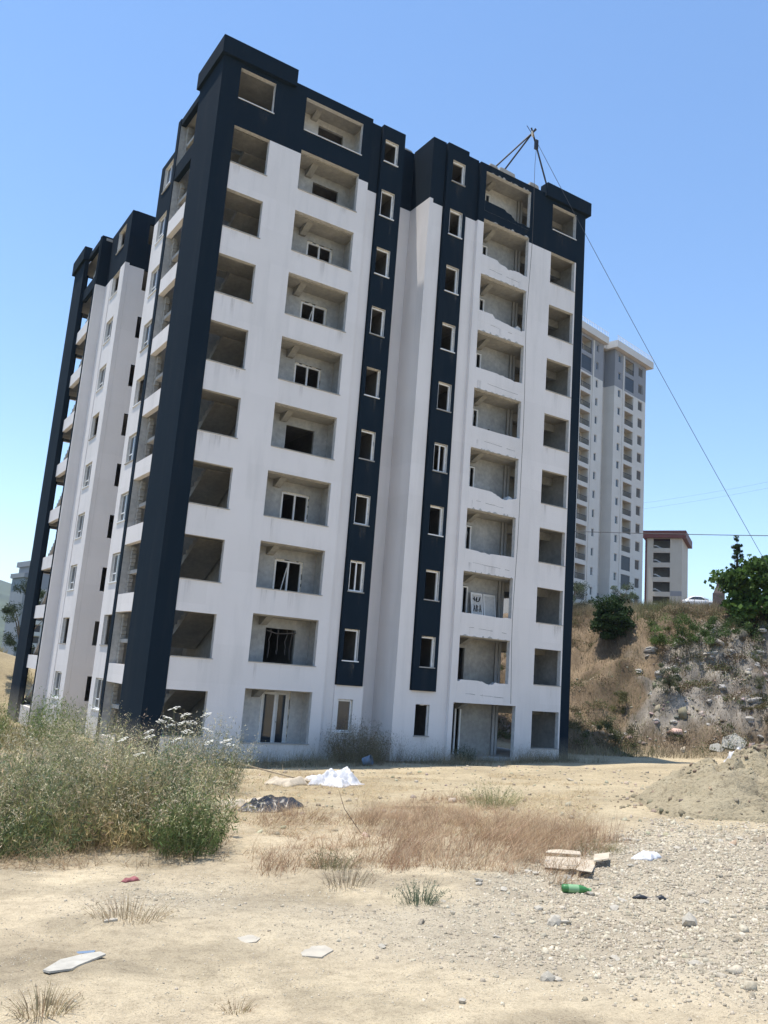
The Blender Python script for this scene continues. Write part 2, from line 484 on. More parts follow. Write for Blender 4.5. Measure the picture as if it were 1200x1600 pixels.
def opening_window(parent, x0, x1, y, z0, z1, style, rng, axis='x', out=-1):
    """A window in a wall: frame (part) with ragged foam, sill and panes (sub-parts).
    axis x: wall runs along x, outside at -y.  axis y: wall runs along y, outside at -x."""
    def B(mb, a0, a1, d0, d1, c0, c1, m=0):
        if axis == 'x': mb.box(a0, a1, y+d0, y+d1, c0, c1, m)
        else: mb.box(y+d0, y+d1, a0, a1, c0, c1, m)
    f = MB(); t = .055
    dd0, dd1 = .10, .16
    g = .03
    a0, a1, c0, c1 = x0+g, x1-g, z0+.02, z1-g
    if style in ('frame', 'double', 'side', 'glazed'):
        B(f, a0, a0+t, dd0, dd1, c0, c1); B(f, a1-t, a1, dd0, dd1, c0, c1)
        B(f, a0+t, a1-t, dd0, dd1, c0, c0+t); B(f, a0+t, a1-t, dd0, dd1, c1-t, c1)
        if style in ('double', 'side'):
            cx = (a0+a1)/2; B(f, cx-t/2, cx+t/2, dd0+.003, dd1-.003, c0+t, c1-t)
        if style == 'side':
            zc = c0+(c1-c0)*.32; B(f, (a0+a1)/2+t/2, a1-t, dd0+.006, dd1-.006, zc-t/2, zc+t/2)
    elif style == 'half':
        B(f, a1-t, a1, dd0, dd1, c0, c1); B(f, a0, a1-t, dd0, dd1, c1-t, c1)
    else:
        B(f, a1-.03, a1, dd0, dd1, c0, c1)
    w_ = f.build('window', [PVC], parent)
    # foam
    fm = MB()
    for side in range(4):
        if rng.random() < .25 and style != 'foam': continue
        L0 = (c1-c0) if side < 2 else (a1-a0)
        p = 0
        while p < L0-.03:
            l = rng.uniform(.05, .22); l = min(l, L0-p); d = rng.uniform(.012, .045)
            if rng.random() < .78:
                o0 = dd0-.012+rng.uniform(-.01, .01)
                if side == 0: B(fm, x0+.003, x0+.003+d, o0, o0+.07, c0+p, c0+p+l)
                elif side == 1: B(fm, x1-.003-d, x1-.003, o0, o0+.07, c0+p, c0+p+l)
                elif side == 2: B(fm, a0+p, a0+p+l, o0, o0+.07, z1-.003-d, z1-.003)
            p += l + rng.uniform(0, .05)
    if fm.v: tag(fm.build('foam_seal', [FOAM], w_), kind='stuff')
    sl = MB(); B(sl, x0-.04, x1+.04, -.05, .09, z0-.035, z0+.012)
    sl.build('sill', [PVC if rng.random() < .8 else CONC], w_)
    if style in ('side', 'glazed'):
        pn = MB(); B(pn, a0+t, a1-t, dd0+.025, dd0+.031, c0+t, c1-t)
        pn.build('pane', [GLASS], w_)
    return w_

def door_frame(parent, x0, x1, y, z0, z1, style, rng):
    f = MB(); t = .065; d0, d1 = .05, .13
    a0, a1, c1 = x0+.04, x1-.04, z1-.04
    f.box(a0, a0+t, y+d0, y+d1, z0, c1); f.box(a1-t, a1, y+d0, y+d1, z0, c1)
    f.box(a0+t, a1-t, y+d0, y+d1, c1-t, c1)
    cx = (a0+a1)/2
    if style != 'single': f.box(cx-t*.6, cx+t*.6, y+d0+.003, y+d1-.003, z0, c1-t)
    o = f.build('door_frame', [PVC], parent)
    fm = MB()
    for sx in (x0, x1):
        p = z0
        while p < z1-.05:
            l = rng.uniform(.06, .25); l = min(l, z1-.02-p); d = rng.uniform(.02, .06)
            if rng.random() < .75:
                if sx == x0: fm.box(x0+.004, x0+d, y+d0-.02, y+d0+.05, p, p+l)
                else: fm.box(x1-d, x1-.004, y+d0-.02, y+d0+.05, p, p+l)
            p += l
    p = x0+.05
    while p < x1-.08:
        l = min(rng.uniform(.06, .2), x1-.05-p)
        if rng.random() < .75: fm.box(p, p+l, y+d0-.02, y+d0+.05, z1-rng.uniform(.02, .07), z1-.004)
        p += l
    tag(fm.build('foam_seal', [FOAM], o), kind='stuff')
    return o

def jag(u0, u1, pts, z, drop):
    """top edge of a broken parapet: from (fraction, drop) points"""
    return [(u0+(u1-u0)*a, z-d) for a, d in pts]

def build_main():
    R = random.Random(3)
    root = empty('apartment_building', (0, 0, 0), 0, 'unfinished white and navy ten-storey apartment block with empty window openings', 'building')
    def fl(k): return (k-1)*H
    ZB = -1.2
    ZN = 26.22                                         # navy above, white below
    # ---- opening tables
    A = (0.0, 1.67); B = (3.2, 6.2); E = (13.04, 16.03); Fw = (17.6, 19.33)
    def az(k): return (fl(k)+(.98 if k == 10 else .9), fl(k)+(2.44 if k == 10 else 2.62))
    def bz(k): return (fl(k)+(.88 if k == 10 else (.75 if k == 1 else .92)), fl(k)+(2.5 if k == 10 else 2.83))
    def sz(k): return (fl(k)+(1.15 if k == 10 else 1.28), fl(k)+(2.3 if k == 10 else 2.62))
    mats = [WHITE, NAVY, LIGHTPL, PLASTER]
    yR = -.8
    # ---- front wall, left block
    hl = [(A[0], A[1], *az(k)) for k in range(1, 11)] + [(B[0], B[1], *bz(k)) for k in range(1, 11)]
    pk = lambda u, z: 1 if z > ZN else 0
    wall('front_wall', root, (0, 0), (1, 0), (0, 1), 0, 6.72, ZB, ROOF, hl, .22, mats, pk, zsplit=(ZN,), reveal=lambda u, z: 2)
    # recess between balcony block and window strip
    wall('front_wall', root, (0, .16), (1, 0), (0, 1), 6.72, 7.30, ZB, ROOF-.06, [], .22, mats, lambda u, z: 1 if z > ZN-.25 else 0, zsplit=(ZN-.25,))
    # strip wall with small windows (navy strip is proud)
    s1 = [(7.50, 8.24, *sz(k)) for k in range(1, 11)]
    wall('front_wall', root, (0, .10), (1, 0), (0, 1), 7.30, 8.70, ZB, 3.2, s1[:1], .22, mats, lambda u, z: 0, reveal=lambda u, z: 2)
    wall('window_strip', root, (0, 0.02), (1, 0), (0, 1), 7.34, 8.60, 3.2, ROOF+.02, s1[1:], .30, mats, lambda u, z: 1, reveal=lambda u, z: 2)
    # niche
    yN = 1.05
    wall('niche_wall', root, (0, yN), (1, 0), (0, 1), 8.60, 9.83, ZB, ROOF+.05, [], .2, mats, pk, zsplit=(ZN+.2,))
    wall('niche_wall', root, (8.60, yN), (0, -1), (-1, 0), .003, yN-.325, ZB, ROOF, [], .06, mats, pk, zsplit=(ZN,))
    wall('niche_wall', root, (9.83, yN), (0, -1), (1, 0), .003, yN+.62, ZB, ROOF+.12, [], .2, mats, pk, zsplit=(ZN+.2,))
    # right block
    wall('front_wall', root, (0, -.62), (1, 0), (0, 1), 10.03, 10.60, ZB, ROOF+.12, [], .2, mats, pk, zsplit=(ZN,))
    s2 = [(10.98, 11.74, *sz(k)) for k in range(1, 11)]
    wall('front_wall', root, (0, -.62), (1, 0), (0, 1), 10.60, 11.98, ZB, 3.2, s2[:1], .2, mats, lambda u, z: 0, reveal=lambda u, z: 2)
    wall('window_strip', root, (0, -.74), (1, 0), (0, 1), 10.66, 11.94, 3.2, ROOF+.12, s2[1:], .32, mats, lambda u, z: 1, reveal=lambda u, z: 2)
    wall('front_wall', root, (0, -.62), (1, 0), (0, 1), 11.98, 12.66, ZB, ROOF+.0, [], .2, mats, pk, zsplit=(ZN,))
    hr = [(Fw[0], Fw[1], *az(k)) for k in range(1, 11)]
    for k in range(1, 11):
        a, b = bz(k)
        if k == 1: hr.append((12.9, 16.55, -.9, 2.80))
        else: hr.append((E[0], E[1], a-.55, b))
    def pr(u, z):
        return 1 if (z > ZN or u > 19.42) else 0
    wall('front_wall', root, (0, yR), (1, 0), (0, 1), 12.66, 20.02, ZB, ROOF-.12, hr, .22, mats, pr, usplit=(19.42,), zsplit=(ZN,), reveal=lambda u, z: 2)
    wall('front_wall', root, (12.66, yR+.22), (0, 1), (1, 0), 0, .14, ZB, ROOF-.14, [], .2, mats, pk, zsplit=(ZN,))
    # ---- corner column (left), slightly proud
    c = MB()
    c.box(-.82, -.002, -.03, .30, ZB, ROOF-.05)
    c.box(-.82, -.56, .30, 2.86, ZB, ROOF-.05)
    c.build('corner_column', [NAVY], root)
    # ---- roof caps
    for (x0, x1, y0, y1, z0, z1) in ((-.96, 2.58, -.20, .10, 29.22, 30.03), (17.0, 20.24, -1.0, -.45, 29.2, 29.95)):
        c = MB(); c.box(x0, x1, y0, y1, z0, z1)
        if x0 < 0: c.box(x0, -.50, .10, 2.95, z0, z1)
        else: c.box(19.9, x1, -.45, 3.2, z0, z1)
        c.build('roof_cap', [NAVY], root)
    # broken stone blocks along the parapet above the damaged balcony
    for (x0, x1, z, h) in ((13.2, 13.75, ROOF-.12, .14), (13.85, 14.9, ROOF-.13, .22), (15.9, 16.55, ROOF-.12, .20), (9.0, 9.7, ROOF+.05, .08)):
        c = MB(); c.prism([(x0, z), (x1, z), (x1-.06, z+h*.8), (x0+.3, z+h), (x0+.04, z+h*.9)], 1, yR-.02 if x0 > 12 else 1.03, yR+.3 if x0 > 12 else 1.4)
        c.build('parapet_block', [CONC], root)
    # ---- side (left) facade: stair openings, fin, window wall ; front and rear half mirrored about y=13.3
    YM = 13.3
    def my(y, rear): return 2*YM - y if rear else y
    for rear in (False, True):
        hs = []
        for k in range(1, 11):
            hs.append((2.86, 5.86, fl(k)+.42, fl(k)+2.60))
        ya, yb = sorted((my(2.86, rear), my(5.86, rear)))
        zz = [ZB] + [v for h in hs for v in h[2:4]] + [ROOF-.05]
        for i in range(0, len(zz), 2):
            sp = MB(); sp.box(-.63, -.39, ya, yb, zz[i], zz[i+1])
            sp.build('spandrel_panel', [NAVY if zz[i+1] > 26.9 else WHITE], root)
        ya, yb = sorted((my(5.86, rear), my(6.26, rear)))
        fin = MB(); fin.box(-.665, -.632, (ya if not rear else yb-.22), yb, ZB, ROOF-.02)
        fin.build('navy_fin', [NAVY], root)
        jb = MB(); jb.box(-.63, .22, ya, yb, ZB, ZN); jb.build('jamb_wall', [WHITE if rear else PLASTER], root)
        jb = MB(); jb.box(-.63, .22, ya, yb, ZN, ROOF-.02); jb.build('jamb_wall', [NAVY if rear else PLASTER], root)
        # window wall, set back
        hw = []
        for k in range(1, 11):
            hw.append((8.70, 10.05, fl(k)+1.2, fl(k)+2.62) if not rear else (7.9, 9.45, fl(k)+1.2, fl(k)+2.62))
        if not rear:
            O, du = (0, 0), (0, -1)
            hh = [(-h[1], -h[0], h[2], h[3]) for h in hw]; rg = (-10.75, -6.26)
        else:
            O, du = (0, 2*YM), (0, -1)
            hh = hw; rg = (6.26, 10.6)
        wall('side_wall', root, O, du, (1, 0), rg[0], rg[1], ZB, ROOF, hh, .22, mats, pk, zsplit=(ZN,), reveal=lambda u, z: 2)
        for k in range(1, 11):
            ya, yb = sorted((my(hw[k-1][0], rear), my(hw[k-1][1], rear)))
            st = ('side', 'bare', 'side', 'side', 'side', 'bare', 'side', 'side', 'bare', 'bare')[k-1] if rear else ('side', 'bare', 'side', 'side', 'side', 'bare', 'side', 'side', 'side', 'side')[k-1]
            opening_window(root, ya, yb, 0, fl(k)+1.2, fl(k)+2.62, st, R, 'y')
        # pilaster joints in the render of the rear window wall
        if rear:
            for y0_, y1_ in ((16.0, 16.95), (18.95, 20.33)):
                p = MB(); p.box(-.035, .0-.002, y0_+.003, y1_, ZB, ZN)
                p.build('render_panel', [WHITE], root)
    # niche between the two side halves
    wall('side_niche_wall', root, (3.6, 10.75), (0, 1), (1, 0), 0, 5.25, ZB, ROOF, [], .2, mats, pk, zsplit=(ZN,))
    wall('side_niche_wall', root, (0, 10.745), (1, 0), (0, -1), .225, 3.595, ZB, ROOF, [], .2, mats, pk, zsplit=(ZN,))
    nw = [(1.10, 1.85, fl(k)+1.2, fl(k)+2.5) for k in range(1, 11)]
    wall('side_niche_wall', root, (0, 16.005), (1, 0), (0, 1), .225, 3.8, ZB, ROOF+.02, nw, .2, mats, pk, zsplit=(ZN+.15,), reveal=lambda u, z: 1)
    # rear corner column, roof caps
    c = MB(); c.box(-.82, -.56, 23.74, 26.3, ZB, ROOF-.05); c.box(-.82, -.002, 26.3, 26.63, ZB, ROOF-.05)
    c.build('corner_column', [NAVY], root)
    c = MB(); c.box(-.98, -.50, 23.65, 26.9, 29.12, 30.03); c.build('roof_cap', [NAVY], root)
    # rear facade and right facade
    ha = [(0.0, 2.2, fl(k)+.5, fl(k)+2.65) for k in range(1, 11)]
    wall('rear_wall', root, (0, 26.6), (1, 0), (0, -1), 0, 20.0, ZB, ROOF, ha, .22, mats, pk, zsplit=(ZN,))
    hrt = [(2.8, 4.6, (fl(k)+.75 if k > 1 else .46), fl(k)+2.5) for k in (1, 2, 3)]
    wall('right_wall', root, (20.0, 0), (0, 1), (-1, 0), yR+.22, 26.38, ZB, ROOF-.12, hrt, .22, mats, pk, zsplit=(ZN,))
    # roof slab and floor slabs
    for k in range(1, 12):
        z1 = (k-1)*H if k > 1 else .45
        z0 = z1-.16 if k > 1 else -.3
        if k == 11: z1 -= .1; z0 -= .1
        s = MB()
        # left half behind the stair bay, right half
        s.box(2.66, 8.54, .24, 16.0, z0, z1); s.box(8.54, 9.84, 1.26, 16.0, z0, z1); s.box(9.84, 12.6, -.38, 16.0, z0, z1); s.box(12.6, 19.77, -.57, 26.3, z0, z1)
        s.box(.23, 2.66, 6.3, 10.2, z0, z1); s.box(2.66, 12.6, 16.0, 26.3, z0, z1); s.box(.23, 2.66, 16.42, 20.3, z0, z1)
        if k in (1, 11):
            s.box(-.38, 2.66, .31, 6.3, z0, z1); s.box(-.38, 2.66, 20.3, 26.3, z0, z1)
        s.build('floor_slab', [CONC], root)
    # ---- stair bays
    for rear in (False, True):
        c = MB()
        xa, xb = 2.66, 2.82
        ya, yb = sorted((my(.23, rear), my(6.3, rear)))
        c.box(xa, xb, ya+.01, yb-.01, .4, ROOF-.3)
        y0, y1 = sorted((my(6.12, rear), my(6.28, rear)))
        c.box(.24, xa-.002, y0, y1, .4, ROOF-.3)
        c.build('stairwell_wall', [PLASTER], root)
        for k in range(1, 11):
            z = fl(k) if k > 1 else .45
            hgt = (k)*H - z
            zm = z + hgt/2
            f = MB(); n = 8
            # landing
            y0, y1 = sorted((my(4.35, rear), my(5.45, rear)))
            f.box(-.36, 2.6, y0, y1, zm-.16, zm)
            # floor landing at front
            y0, y1 = sorted((my(.5, rear), my(1.75, rear)))
            if k < 10: f.box(-.36, 2.6, y0, y1, k*H-.17, k*H)
            for (x0, x1, za, zb) in ((-.34, 1.02, z, zm), (1.2, 2.56, k*H, zm)):
                if k == 10 and za > zm: continue
                top = []
                for i in range(n):
                    ya_ = 1.75 + (4.35-1.75)*i/n; yb_ = 1.75 + (4.35-1.75)*(i+1)/n
                    zz = za + (zb-za)*((i+1)/n if zb > za else i/n)
                    top += [(ya_, zz), (yb_, zz)]
                poly = top + [(4.35, zb-.20), (1.75, za-.22 if za > zb else za-.20)]
                poly = [(my(a, rear), b) for a, b in poly]
                f.prism(poly, 0, x0, x1)
            f.build('stair_flight', [CONC], root)
        if not rear:
            # rough brick jamb behind the openings
            for k in range(1, 11):
                z = fl(k)+.45; jb = MB()
                for i in range(12):
                    hgt = .16; off = R.uniform(0, .12)
                    jb.box(-.36+R.uniform(0, .03), -.16, 5.62-off, 5.85, z+i*.175, z+i*.175+hgt)
                jb.build('brick_jamb', [PLASTER2], root)
    # ---- small strip windows
    st1 = ('glazed', 'half', 'double', 'frame', 'half', 'foam', 'frame', 'half', 'frame', 'half')
    st2 = ('bare', 'half', 'half', 'half', 'double', 'frame', 'half', 'half', 'frame', 'half')
    for k in range(1, 11):
        a, b = sz(k)
        opening_window(root, 7.50, 8.24, (.10 if k == 1 else .02), a, b, st1[k-1], R)
        opening_window(root, 10.98, 11.74, (-.62 if k == 1 else -.74), a, b, st2[k-1], R)
    rooms = MB()
    # ---- left balconies
    doors = ('door', 'open', 'bar', 'leaf', 'open', 'foam', 'bar', 'foam', 'rail', 'rail')
    for k in range(1, 11):
        z0 = fl(k) if k > 1 else .45
        zt = fl(k)+H-.16
        a, b = bz(k)
        light = k in (1, 10)
        yb = 1.25
        m = [LIGHTPL if light else PLASTER, PLASTER2]
        bal = MB()
        dx0, dx1 = (4.5, 5.86) if k not in (2, 5) else (4.4, 5.8)
        dz1 = z0+2.38
        bal.box(2.9, dx0, yb, yb+.15, z0, zt); bal.box(dx1, 6.6, yb, yb+.15, z0, zt); bal.box(dx0, dx1, yb, yb+.15, dz1, zt)
        bal.box(2.83, 2.95, .225, yb+.15, z0, zt); bal.box(6.45, 6.6, .225, yb, z0, zt)
        bal.prism([(.5, zt-.002), (yb, zt-.002), (yb, zt-.32), (yb-.15, zt-.32)], 0, 4.05, 4.35, 1)                  # haunched beam
        # dark room behind
        ym = 6.2
        o = bal.build('balcony', m, root)
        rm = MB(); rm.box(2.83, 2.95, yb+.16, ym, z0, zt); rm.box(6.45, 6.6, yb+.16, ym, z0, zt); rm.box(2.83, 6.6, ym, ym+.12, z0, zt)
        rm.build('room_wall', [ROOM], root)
        sty = doors[k-1]
        if sty == 'door':
            fo = door_frame(o, dx0, dx1, yb, z0, dz1, 'double', R)
            lf = MB(); cx = (dx0+dx1)/2
            t = .09
            lf.box(cx+.05, cx+.05+t, yb+.06, yb+.11, z0+.02, dz1-.11); lf.box(dx1-.11-t, dx1-.11, yb+.06, yb+.11, z0+.02, dz1-.11)
            lf.box(cx+.05+t, dx1-.11-t, yb+.06, yb+.11, z0+.02, z0+.14); lf.box(cx+.05+t, dx1-.11-t, yb+.06, yb+.11, dz1-.22, dz1-.11)
            lo = lf.build('door_leaf', [PVC], o)
            pn = MB(); pn.box(cx+.05+t, dx1-.11-t, yb+.08, yb+.09, z0+.14, dz1-.22); pn.build('pane', [GLASS], o)
            hd = MB(); hd.tube([(cx+.09, yb+.04, z0+1.05), (cx+.09, yb, z0+1.05), (cx+.20, yb, z0+1.05)], .012); hd.build('handle', [DARKMETAL], o)
            # the other leaf ajar
            lf = MB(); ang = math.radians(38)
            def Q(u, d, z): return (dx0+.11+u*math.cos(ang)-d*math.sin(ang)*0, yb+.09-u*math.sin(ang)+d, z)
            for (u0, u1, c0, c1) in ((0, .08, z0+.02, dz1-.11), (.50, .58, z0+.02, dz1-.11), (.08, .50, z0+.02, z0+.14), (.08, .50, dz1-.22, dz1-.11)):
                lf.face([Q(u0,0,c0), Q(u1,0,c0), Q(u1,0,c1), Q(u0,0,c1)]); lf.face([Q(u1,.05,c0), Q(u0,.05,c0), Q(u0,.05,c1), Q(u1,.05,c1)])
                lf.face([Q(u0,0,c1), Q(u1,0,c1), Q(u1,.05,c1), Q(u0,.05,c1)]); lf.face([Q(u1,0,c0), Q(u1,.05,c0), Q(u1,.05,c1), Q(u1,0,c1)])
                lf.face([Q(u0,.05,c0), Q(u0,0,c0), Q(u0,0,c1), Q(u0,.05,c1)])
            lf.build('door_leaf', [PVC], o)
            pn = MB(); pn.face([Q(.08,.025,z0+.14), Q(.50,.025,z0+.14), Q(.50,.025,dz1-.22), Q(.08,.025,dz1-.22)]); pn.build('pane', [GLASS], o)
        elif sty in ('bar', 'leaf', 'foam'):
            door_frame(o, dx0, dx1, yb, z0, dz1, 'double', R)
            if sty == 'bar':
                br = MB(); br.tube([(dx0+.12, yb-.12, z0+.05), (dx0+.60, yb+.03, dz1-.35)], .022); br.build('loose_bar', [PVC], o)
        elif sty == 'rail':
            br = MB()
            for i in range(9):
                xx = 3.9+i*.24; br.box(xx, xx+.03, yb-.25, yb-.22, z0+.05, z0+.95+R.uniform(-.06, .06))
            br.box(3.85, 5.95, yb-.27, yb-.20, z0+.92, z0+.98); br.box(3.85, 5.95, yb-.27, yb-.20, z0+.2, z0+.25)
            br.build('stored_railing', [DARKMETAL], o)
        elif k == 2:
            cb = MB()
            for i, xx in enumerate((4.6, 4.95, 5.35, 5.6)):
                pts = [(xx, yb-.04, dz1-.02)]
                for j in range(1, 7): pts.append((xx+R.uniform(-.06, .06), yb-.05+R.uniform(-.03, .03), dz1-.02-j*R.uniform(.14, .27)))
                cb.tube(pts, .02, 5)
            cb.tube([(4.4, yb-.03, dz1-.1), (4.9, yb-.05, dz1-.22), (5.8, yb-.04, dz1-.12)], .025, 5)
            cb.build('hanging_cables', [ROPE], o)
    # wall openings' edge trims (thin grey sill boards) on the left windows
    for k in range(1, 11):
        for (x0, x1, y, zz) in ((A[0], A[1], 0, az(k)[0]), (B[0], B[1], 0, bz(k)[0]), (Fw[0], Fw[1], yR, az(k)[0])):
            t = MB(); t.box(x0+.02, x1+.05, y-.035, y+.225, zz-.012, zz+.022); t.build('sill_board', [CONC if k < 10 else PVC], root)
    # ---- right balconies (damaged parapets)
    jags = {10: [(0,0),(.42,.02),(.50,.13),(.58,.15),(.66,.36),(.78,.42),(.86,.36),(1,.40)],
            9: [(0,0),(.33,.02),(.40,.16),(.50,.18),(.56,.28),(.64,.24),(.72,.20),(1,.24)],
            8: [(0,0),(.30,.0),(.34,.16),(.55,.22),(.75,.28),(.93,.34),(1,.22)],
            7: [(0,0),(.45,.0),(.62,.05),(.75,.07),(.82,.13),(.9,.1),(1,.08)],
            6: [(0,0),(.5,.02),(1,.0)],
            5: [(0,0),(.48,.03),(.55,.10),(.65,.22),(.75,.28),(.83,.2),(.9,.17),(1,.06)],
            4: [(0,0),(.25,.03),(.45,.09),(.55,.05),(.8,.03),(1,.02)],
            3: [(0,0),(.4,.0),(.7,.03),(1,.0)],
            2: [(0,.12),(.1,.05),(.4,.05),(.5,.10),(.62,.20),(.68,.17),(.74,.07),(1,.1)]}
    for k in range(1, 11):
        z0 = fl(k) if k > 1 else .45
        zt = fl(k)+H-.16
        a, b = bz(k)
        yb = .55
        xw = 16.25                                    # end of the back wall, pipes here
        bal = MB()
        dz1 = z0+2.35
        bal.box(14.42, xw, yb, yb+.15, z0, zt); bal.box(12.84, 14.42, yb, yb+.15, dz1, zt); bal.box(12.72, 12.84, -.575, yb+.15, z0, zt)
        bal.box(xw-.15, xw, yb+.15, 5.0, z0, zt); bal.box(xw-.15, 19.77, 5.0, 5.15, z0, zt)
        bal.box(xw+.5, 19.77, yb+.2, yb+.45, zt-.40, zt-.003)
        if k > 3: bal.box(17.35, 19.77, 2.3, 2.42, z0, zt)
        bal.prism([(-.3, zt-.002), (yb, zt-.002), (yb, zt-.30), (yb-.2, zt-.30)], 0, 14.0, 14.28, 1)
        bal.box(12.84, 14.42, 2.2, 2.3, z0, zt, 1)
        m = [PLASTER if k not in (10, 1) else LIGHTPL, PLASTER2]
        if k <= 2: m = [PLASTER2, PLASTER2]
        o = bal.build('balcony', m, root)
        if k > 1:
            pz = fl(k)+.92 if k < 10 else fl(k)+.88
            poly = [(E[0]+.001, a-.55), (E[1]-.001, a-.55)] + list(reversed(jag(E[0]+.001, E[1]-.001, jags[k], a, 0)))
            # roughen the broken line
            pts = poly[2:]; out = poly[:2]
            for i in range(len(pts)-1):
                p, q = pts[i], pts[i+1]; out.append(p)
                d = abs(p[1]-q[1])
                if d > .03:
                    for t in (.3, .65): out.append((p[0]+(q[0]-p[0])*t, p[1]+(q[1]-p[1])*t+R.uniform(-.03, .03)))
            out.append(pts[-1])
            p = MB(); p.prism(out, 1, yR-.003, yR+.215, 1, 0)
            p.build('parapet', [NAVY if k == 10 else WHITE, PLASTER], o)
        # chipped lintel edge
        if k > 1:
            ch = MB()
            x = E[0]+R.uniform(.1, .6)
            while x < E[1]-.15:
                w_ = R.uniform(.05, .35); h_ = R.uniform(.02, .10)
                ch.prism([(x, b+.001), (x+w_, b+.001), (x+w_*.8, b+h_*.6), (x+w_*.45, b+h_), (x+w_*.15, b+h_*.5)], 1, yR-.006, yR+.02)
                x += w_ + R.uniform(.02, .35)
            tag(ch.build('chipped_edge', [PLASTER], o), kind='stuff')
            if k < 10:
                cr = MB(); xs = [E[0]+.5+i*.28 for i in range(9)]; zz = fl(k)+.30+R.uniform(-.05, .05)
                zs = [zz+R.uniform(-.012, .012)-.012*i for i in range(9)]
                for i in range(8):
                    if R.random() < .85: cr.face([(xs[i], yR-.004, zs[i]), (xs[i+1], yR-.004, zs[i+1]), (xs[i+1], yR-.004, zs[i+1]+R.uniform(.008, .022)), (xs[i], yR-.004, zs[i]+R.uniform(.008, .022))])
                tag(cr.build('render_crack', [CRACK], o), kind='stuff')
        # drain pipes
        for xx in (16.36, 16.56):
            pp = MB(); pp.tube([(xx, yb-.02, z0), (xx, yb-.02, zt)], .075, 10); pp.build('drain_pipe', [PIPE], o, True)
        # door frame leaning in the opening at the left
        fr = MB()
        if k != 2:
            fr.box(14.08, 14.15, yb+.02, yb+.09, z0, dz1-.03); fr.box(14.33, 14.40, yb-.02, yb+.05, z0, dz1-.03); fr.box(12.86, 14.33, yb-.02, yb+.05, dz1-.1, dz1-.03)
            if k in (4, 6): fr.tube([(13.7, yb-.05, z0), (14.0, yb-.02, dz1-.3)], .035, 4); fr.tube([(13.9, yb-.06, z0), (14.13, yb-.02, dz1-.35)], .03, 4)
            fr.build('door_frame', [PVC], o)
        if k == 10 or k == 9:
            fr = MB(); fr.box(14.5, 15.2, yb-.08, yb-.02, z0, z0+1.35); fr.build('leaning_board', [LIGHTPL], o)
        if k == 6:
            sp = MB()
            def stroke(pts, r=.028): sp.tube([(14.75+u*.95, yb-.012, z0+.62+v*.85) for u, v in pts], r, 5)
            stroke([(.32,.78),(.12,.62),(.02,.40),(-.04,.18),(.10,.02)]); stroke([(.30,.60),(.48,.66),(.36,.52),(.62,.60),(.45,.48)]); stroke([(.34,.95),(.44,1.0)])
            stroke([(.10,.02),(.14,.26),(.2,.02),(.26,.24),(.34,.0)]); stroke([(.42,.30),(.34,.22),(.46,.14),(.38,.02)]); stroke([(.54,.28),(.54,.04),(.66,.04),(.66,.28)])
            stroke([(.76,-.02),(.78,.36),(.98,.42),(1.02,.24),(.80,.14)])
            sp.build('graffiti', [SPRAY], o)
        if k == 3:
            # two door panels leaning against the wall, one sprayed with letters
            for x0, x1, l in ((14.45, 15.15, .25), (15.2, 15.95, .2)):
                d = MB(); y0 = yb-.45; y1 = yb-.16
                def D(u, v, off=0): return (x0+(x1-x0)*u + .06*(1-v)*0, y0+(y1-y0)*v-off, z0+.05+2.0*v)
                d.face([D(0,0), D(1,0), D(1,1), D(0,1)]); d.face([D(1,0,-.04), D(0,0,-.04), D(0,1,-.04), D(1,1,-.04)])
                for (u0, u1, v0, v1) in ((0,.1,0,1), (.9,1,0,1), (.1,.9,.95,1), (.1,.9,0,.05)):
                    d.face([D(u0,v0,.02), D(u1,v0,.02), D(u1,v1,.02), D(u0,v1,.02)], 1)
                d.face([D(0,1,.02), D(1,1,.02), D(1,1,-.04), D(0,1,-.04)], 1); d.face([D(1,0,.02), D(1,0,-.04), D(1,1,-.04), D(1,1,.02)], 1); d.face([D(0,0,-.04), D(0,0,.02), D(0,1,.02), D(0,1,-.04)], 1)
                dd = d.build('leaning_door', [LIGHTPL, PVC], o)
                if x0 < 15:
                    sp = MB()
                    def T(pts, r=.022): sp.tube([D(u, v, .015) for u, v in pts], r, 4)
                    T([(.2,.86),(.34,.80),(.28,.90)], .03); T([(.42,.82),(.52,.90),(.48,.78),(.62,.80)], .03); T([(.66,.80),(.8,.90),(.72,.82)], .03)
                    T([(.2,.55),(.28,.70),(.36,.55)]); T([(.24,.61),(.33,.61)]); T([(.46,.55),(.46,.71),(.58,.68),(.48,.63),(.6,.59),(.46,.55)]); T([(.7,.55),(.77,.72),(.85,.55)]); T([(.73,.62),(.82,.62)])
                    sp.build('graffiti', [SPRAY], o)
        if k in (4, 5, 6, 8):
            rb = MB(); x = 15.75; z = a-.2
            rb.prism([(x-.18, z-.1), (x+.22, z-.06), (x+.2, z+.14), (x-.02, z+.22), (x-.16, z+.04)], 1, yR+.23, yR+.6)
            rb.build('rubble_piece', [LIGHTPL], o)
    # ---- dark rooms behind strip windows
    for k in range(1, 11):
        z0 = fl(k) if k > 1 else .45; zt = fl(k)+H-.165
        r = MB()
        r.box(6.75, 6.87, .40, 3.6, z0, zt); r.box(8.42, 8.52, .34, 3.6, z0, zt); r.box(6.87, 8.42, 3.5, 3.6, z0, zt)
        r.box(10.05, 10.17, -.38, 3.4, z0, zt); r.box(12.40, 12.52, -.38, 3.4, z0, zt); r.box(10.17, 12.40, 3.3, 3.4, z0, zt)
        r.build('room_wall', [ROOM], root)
    return root
MAIN = build_main()

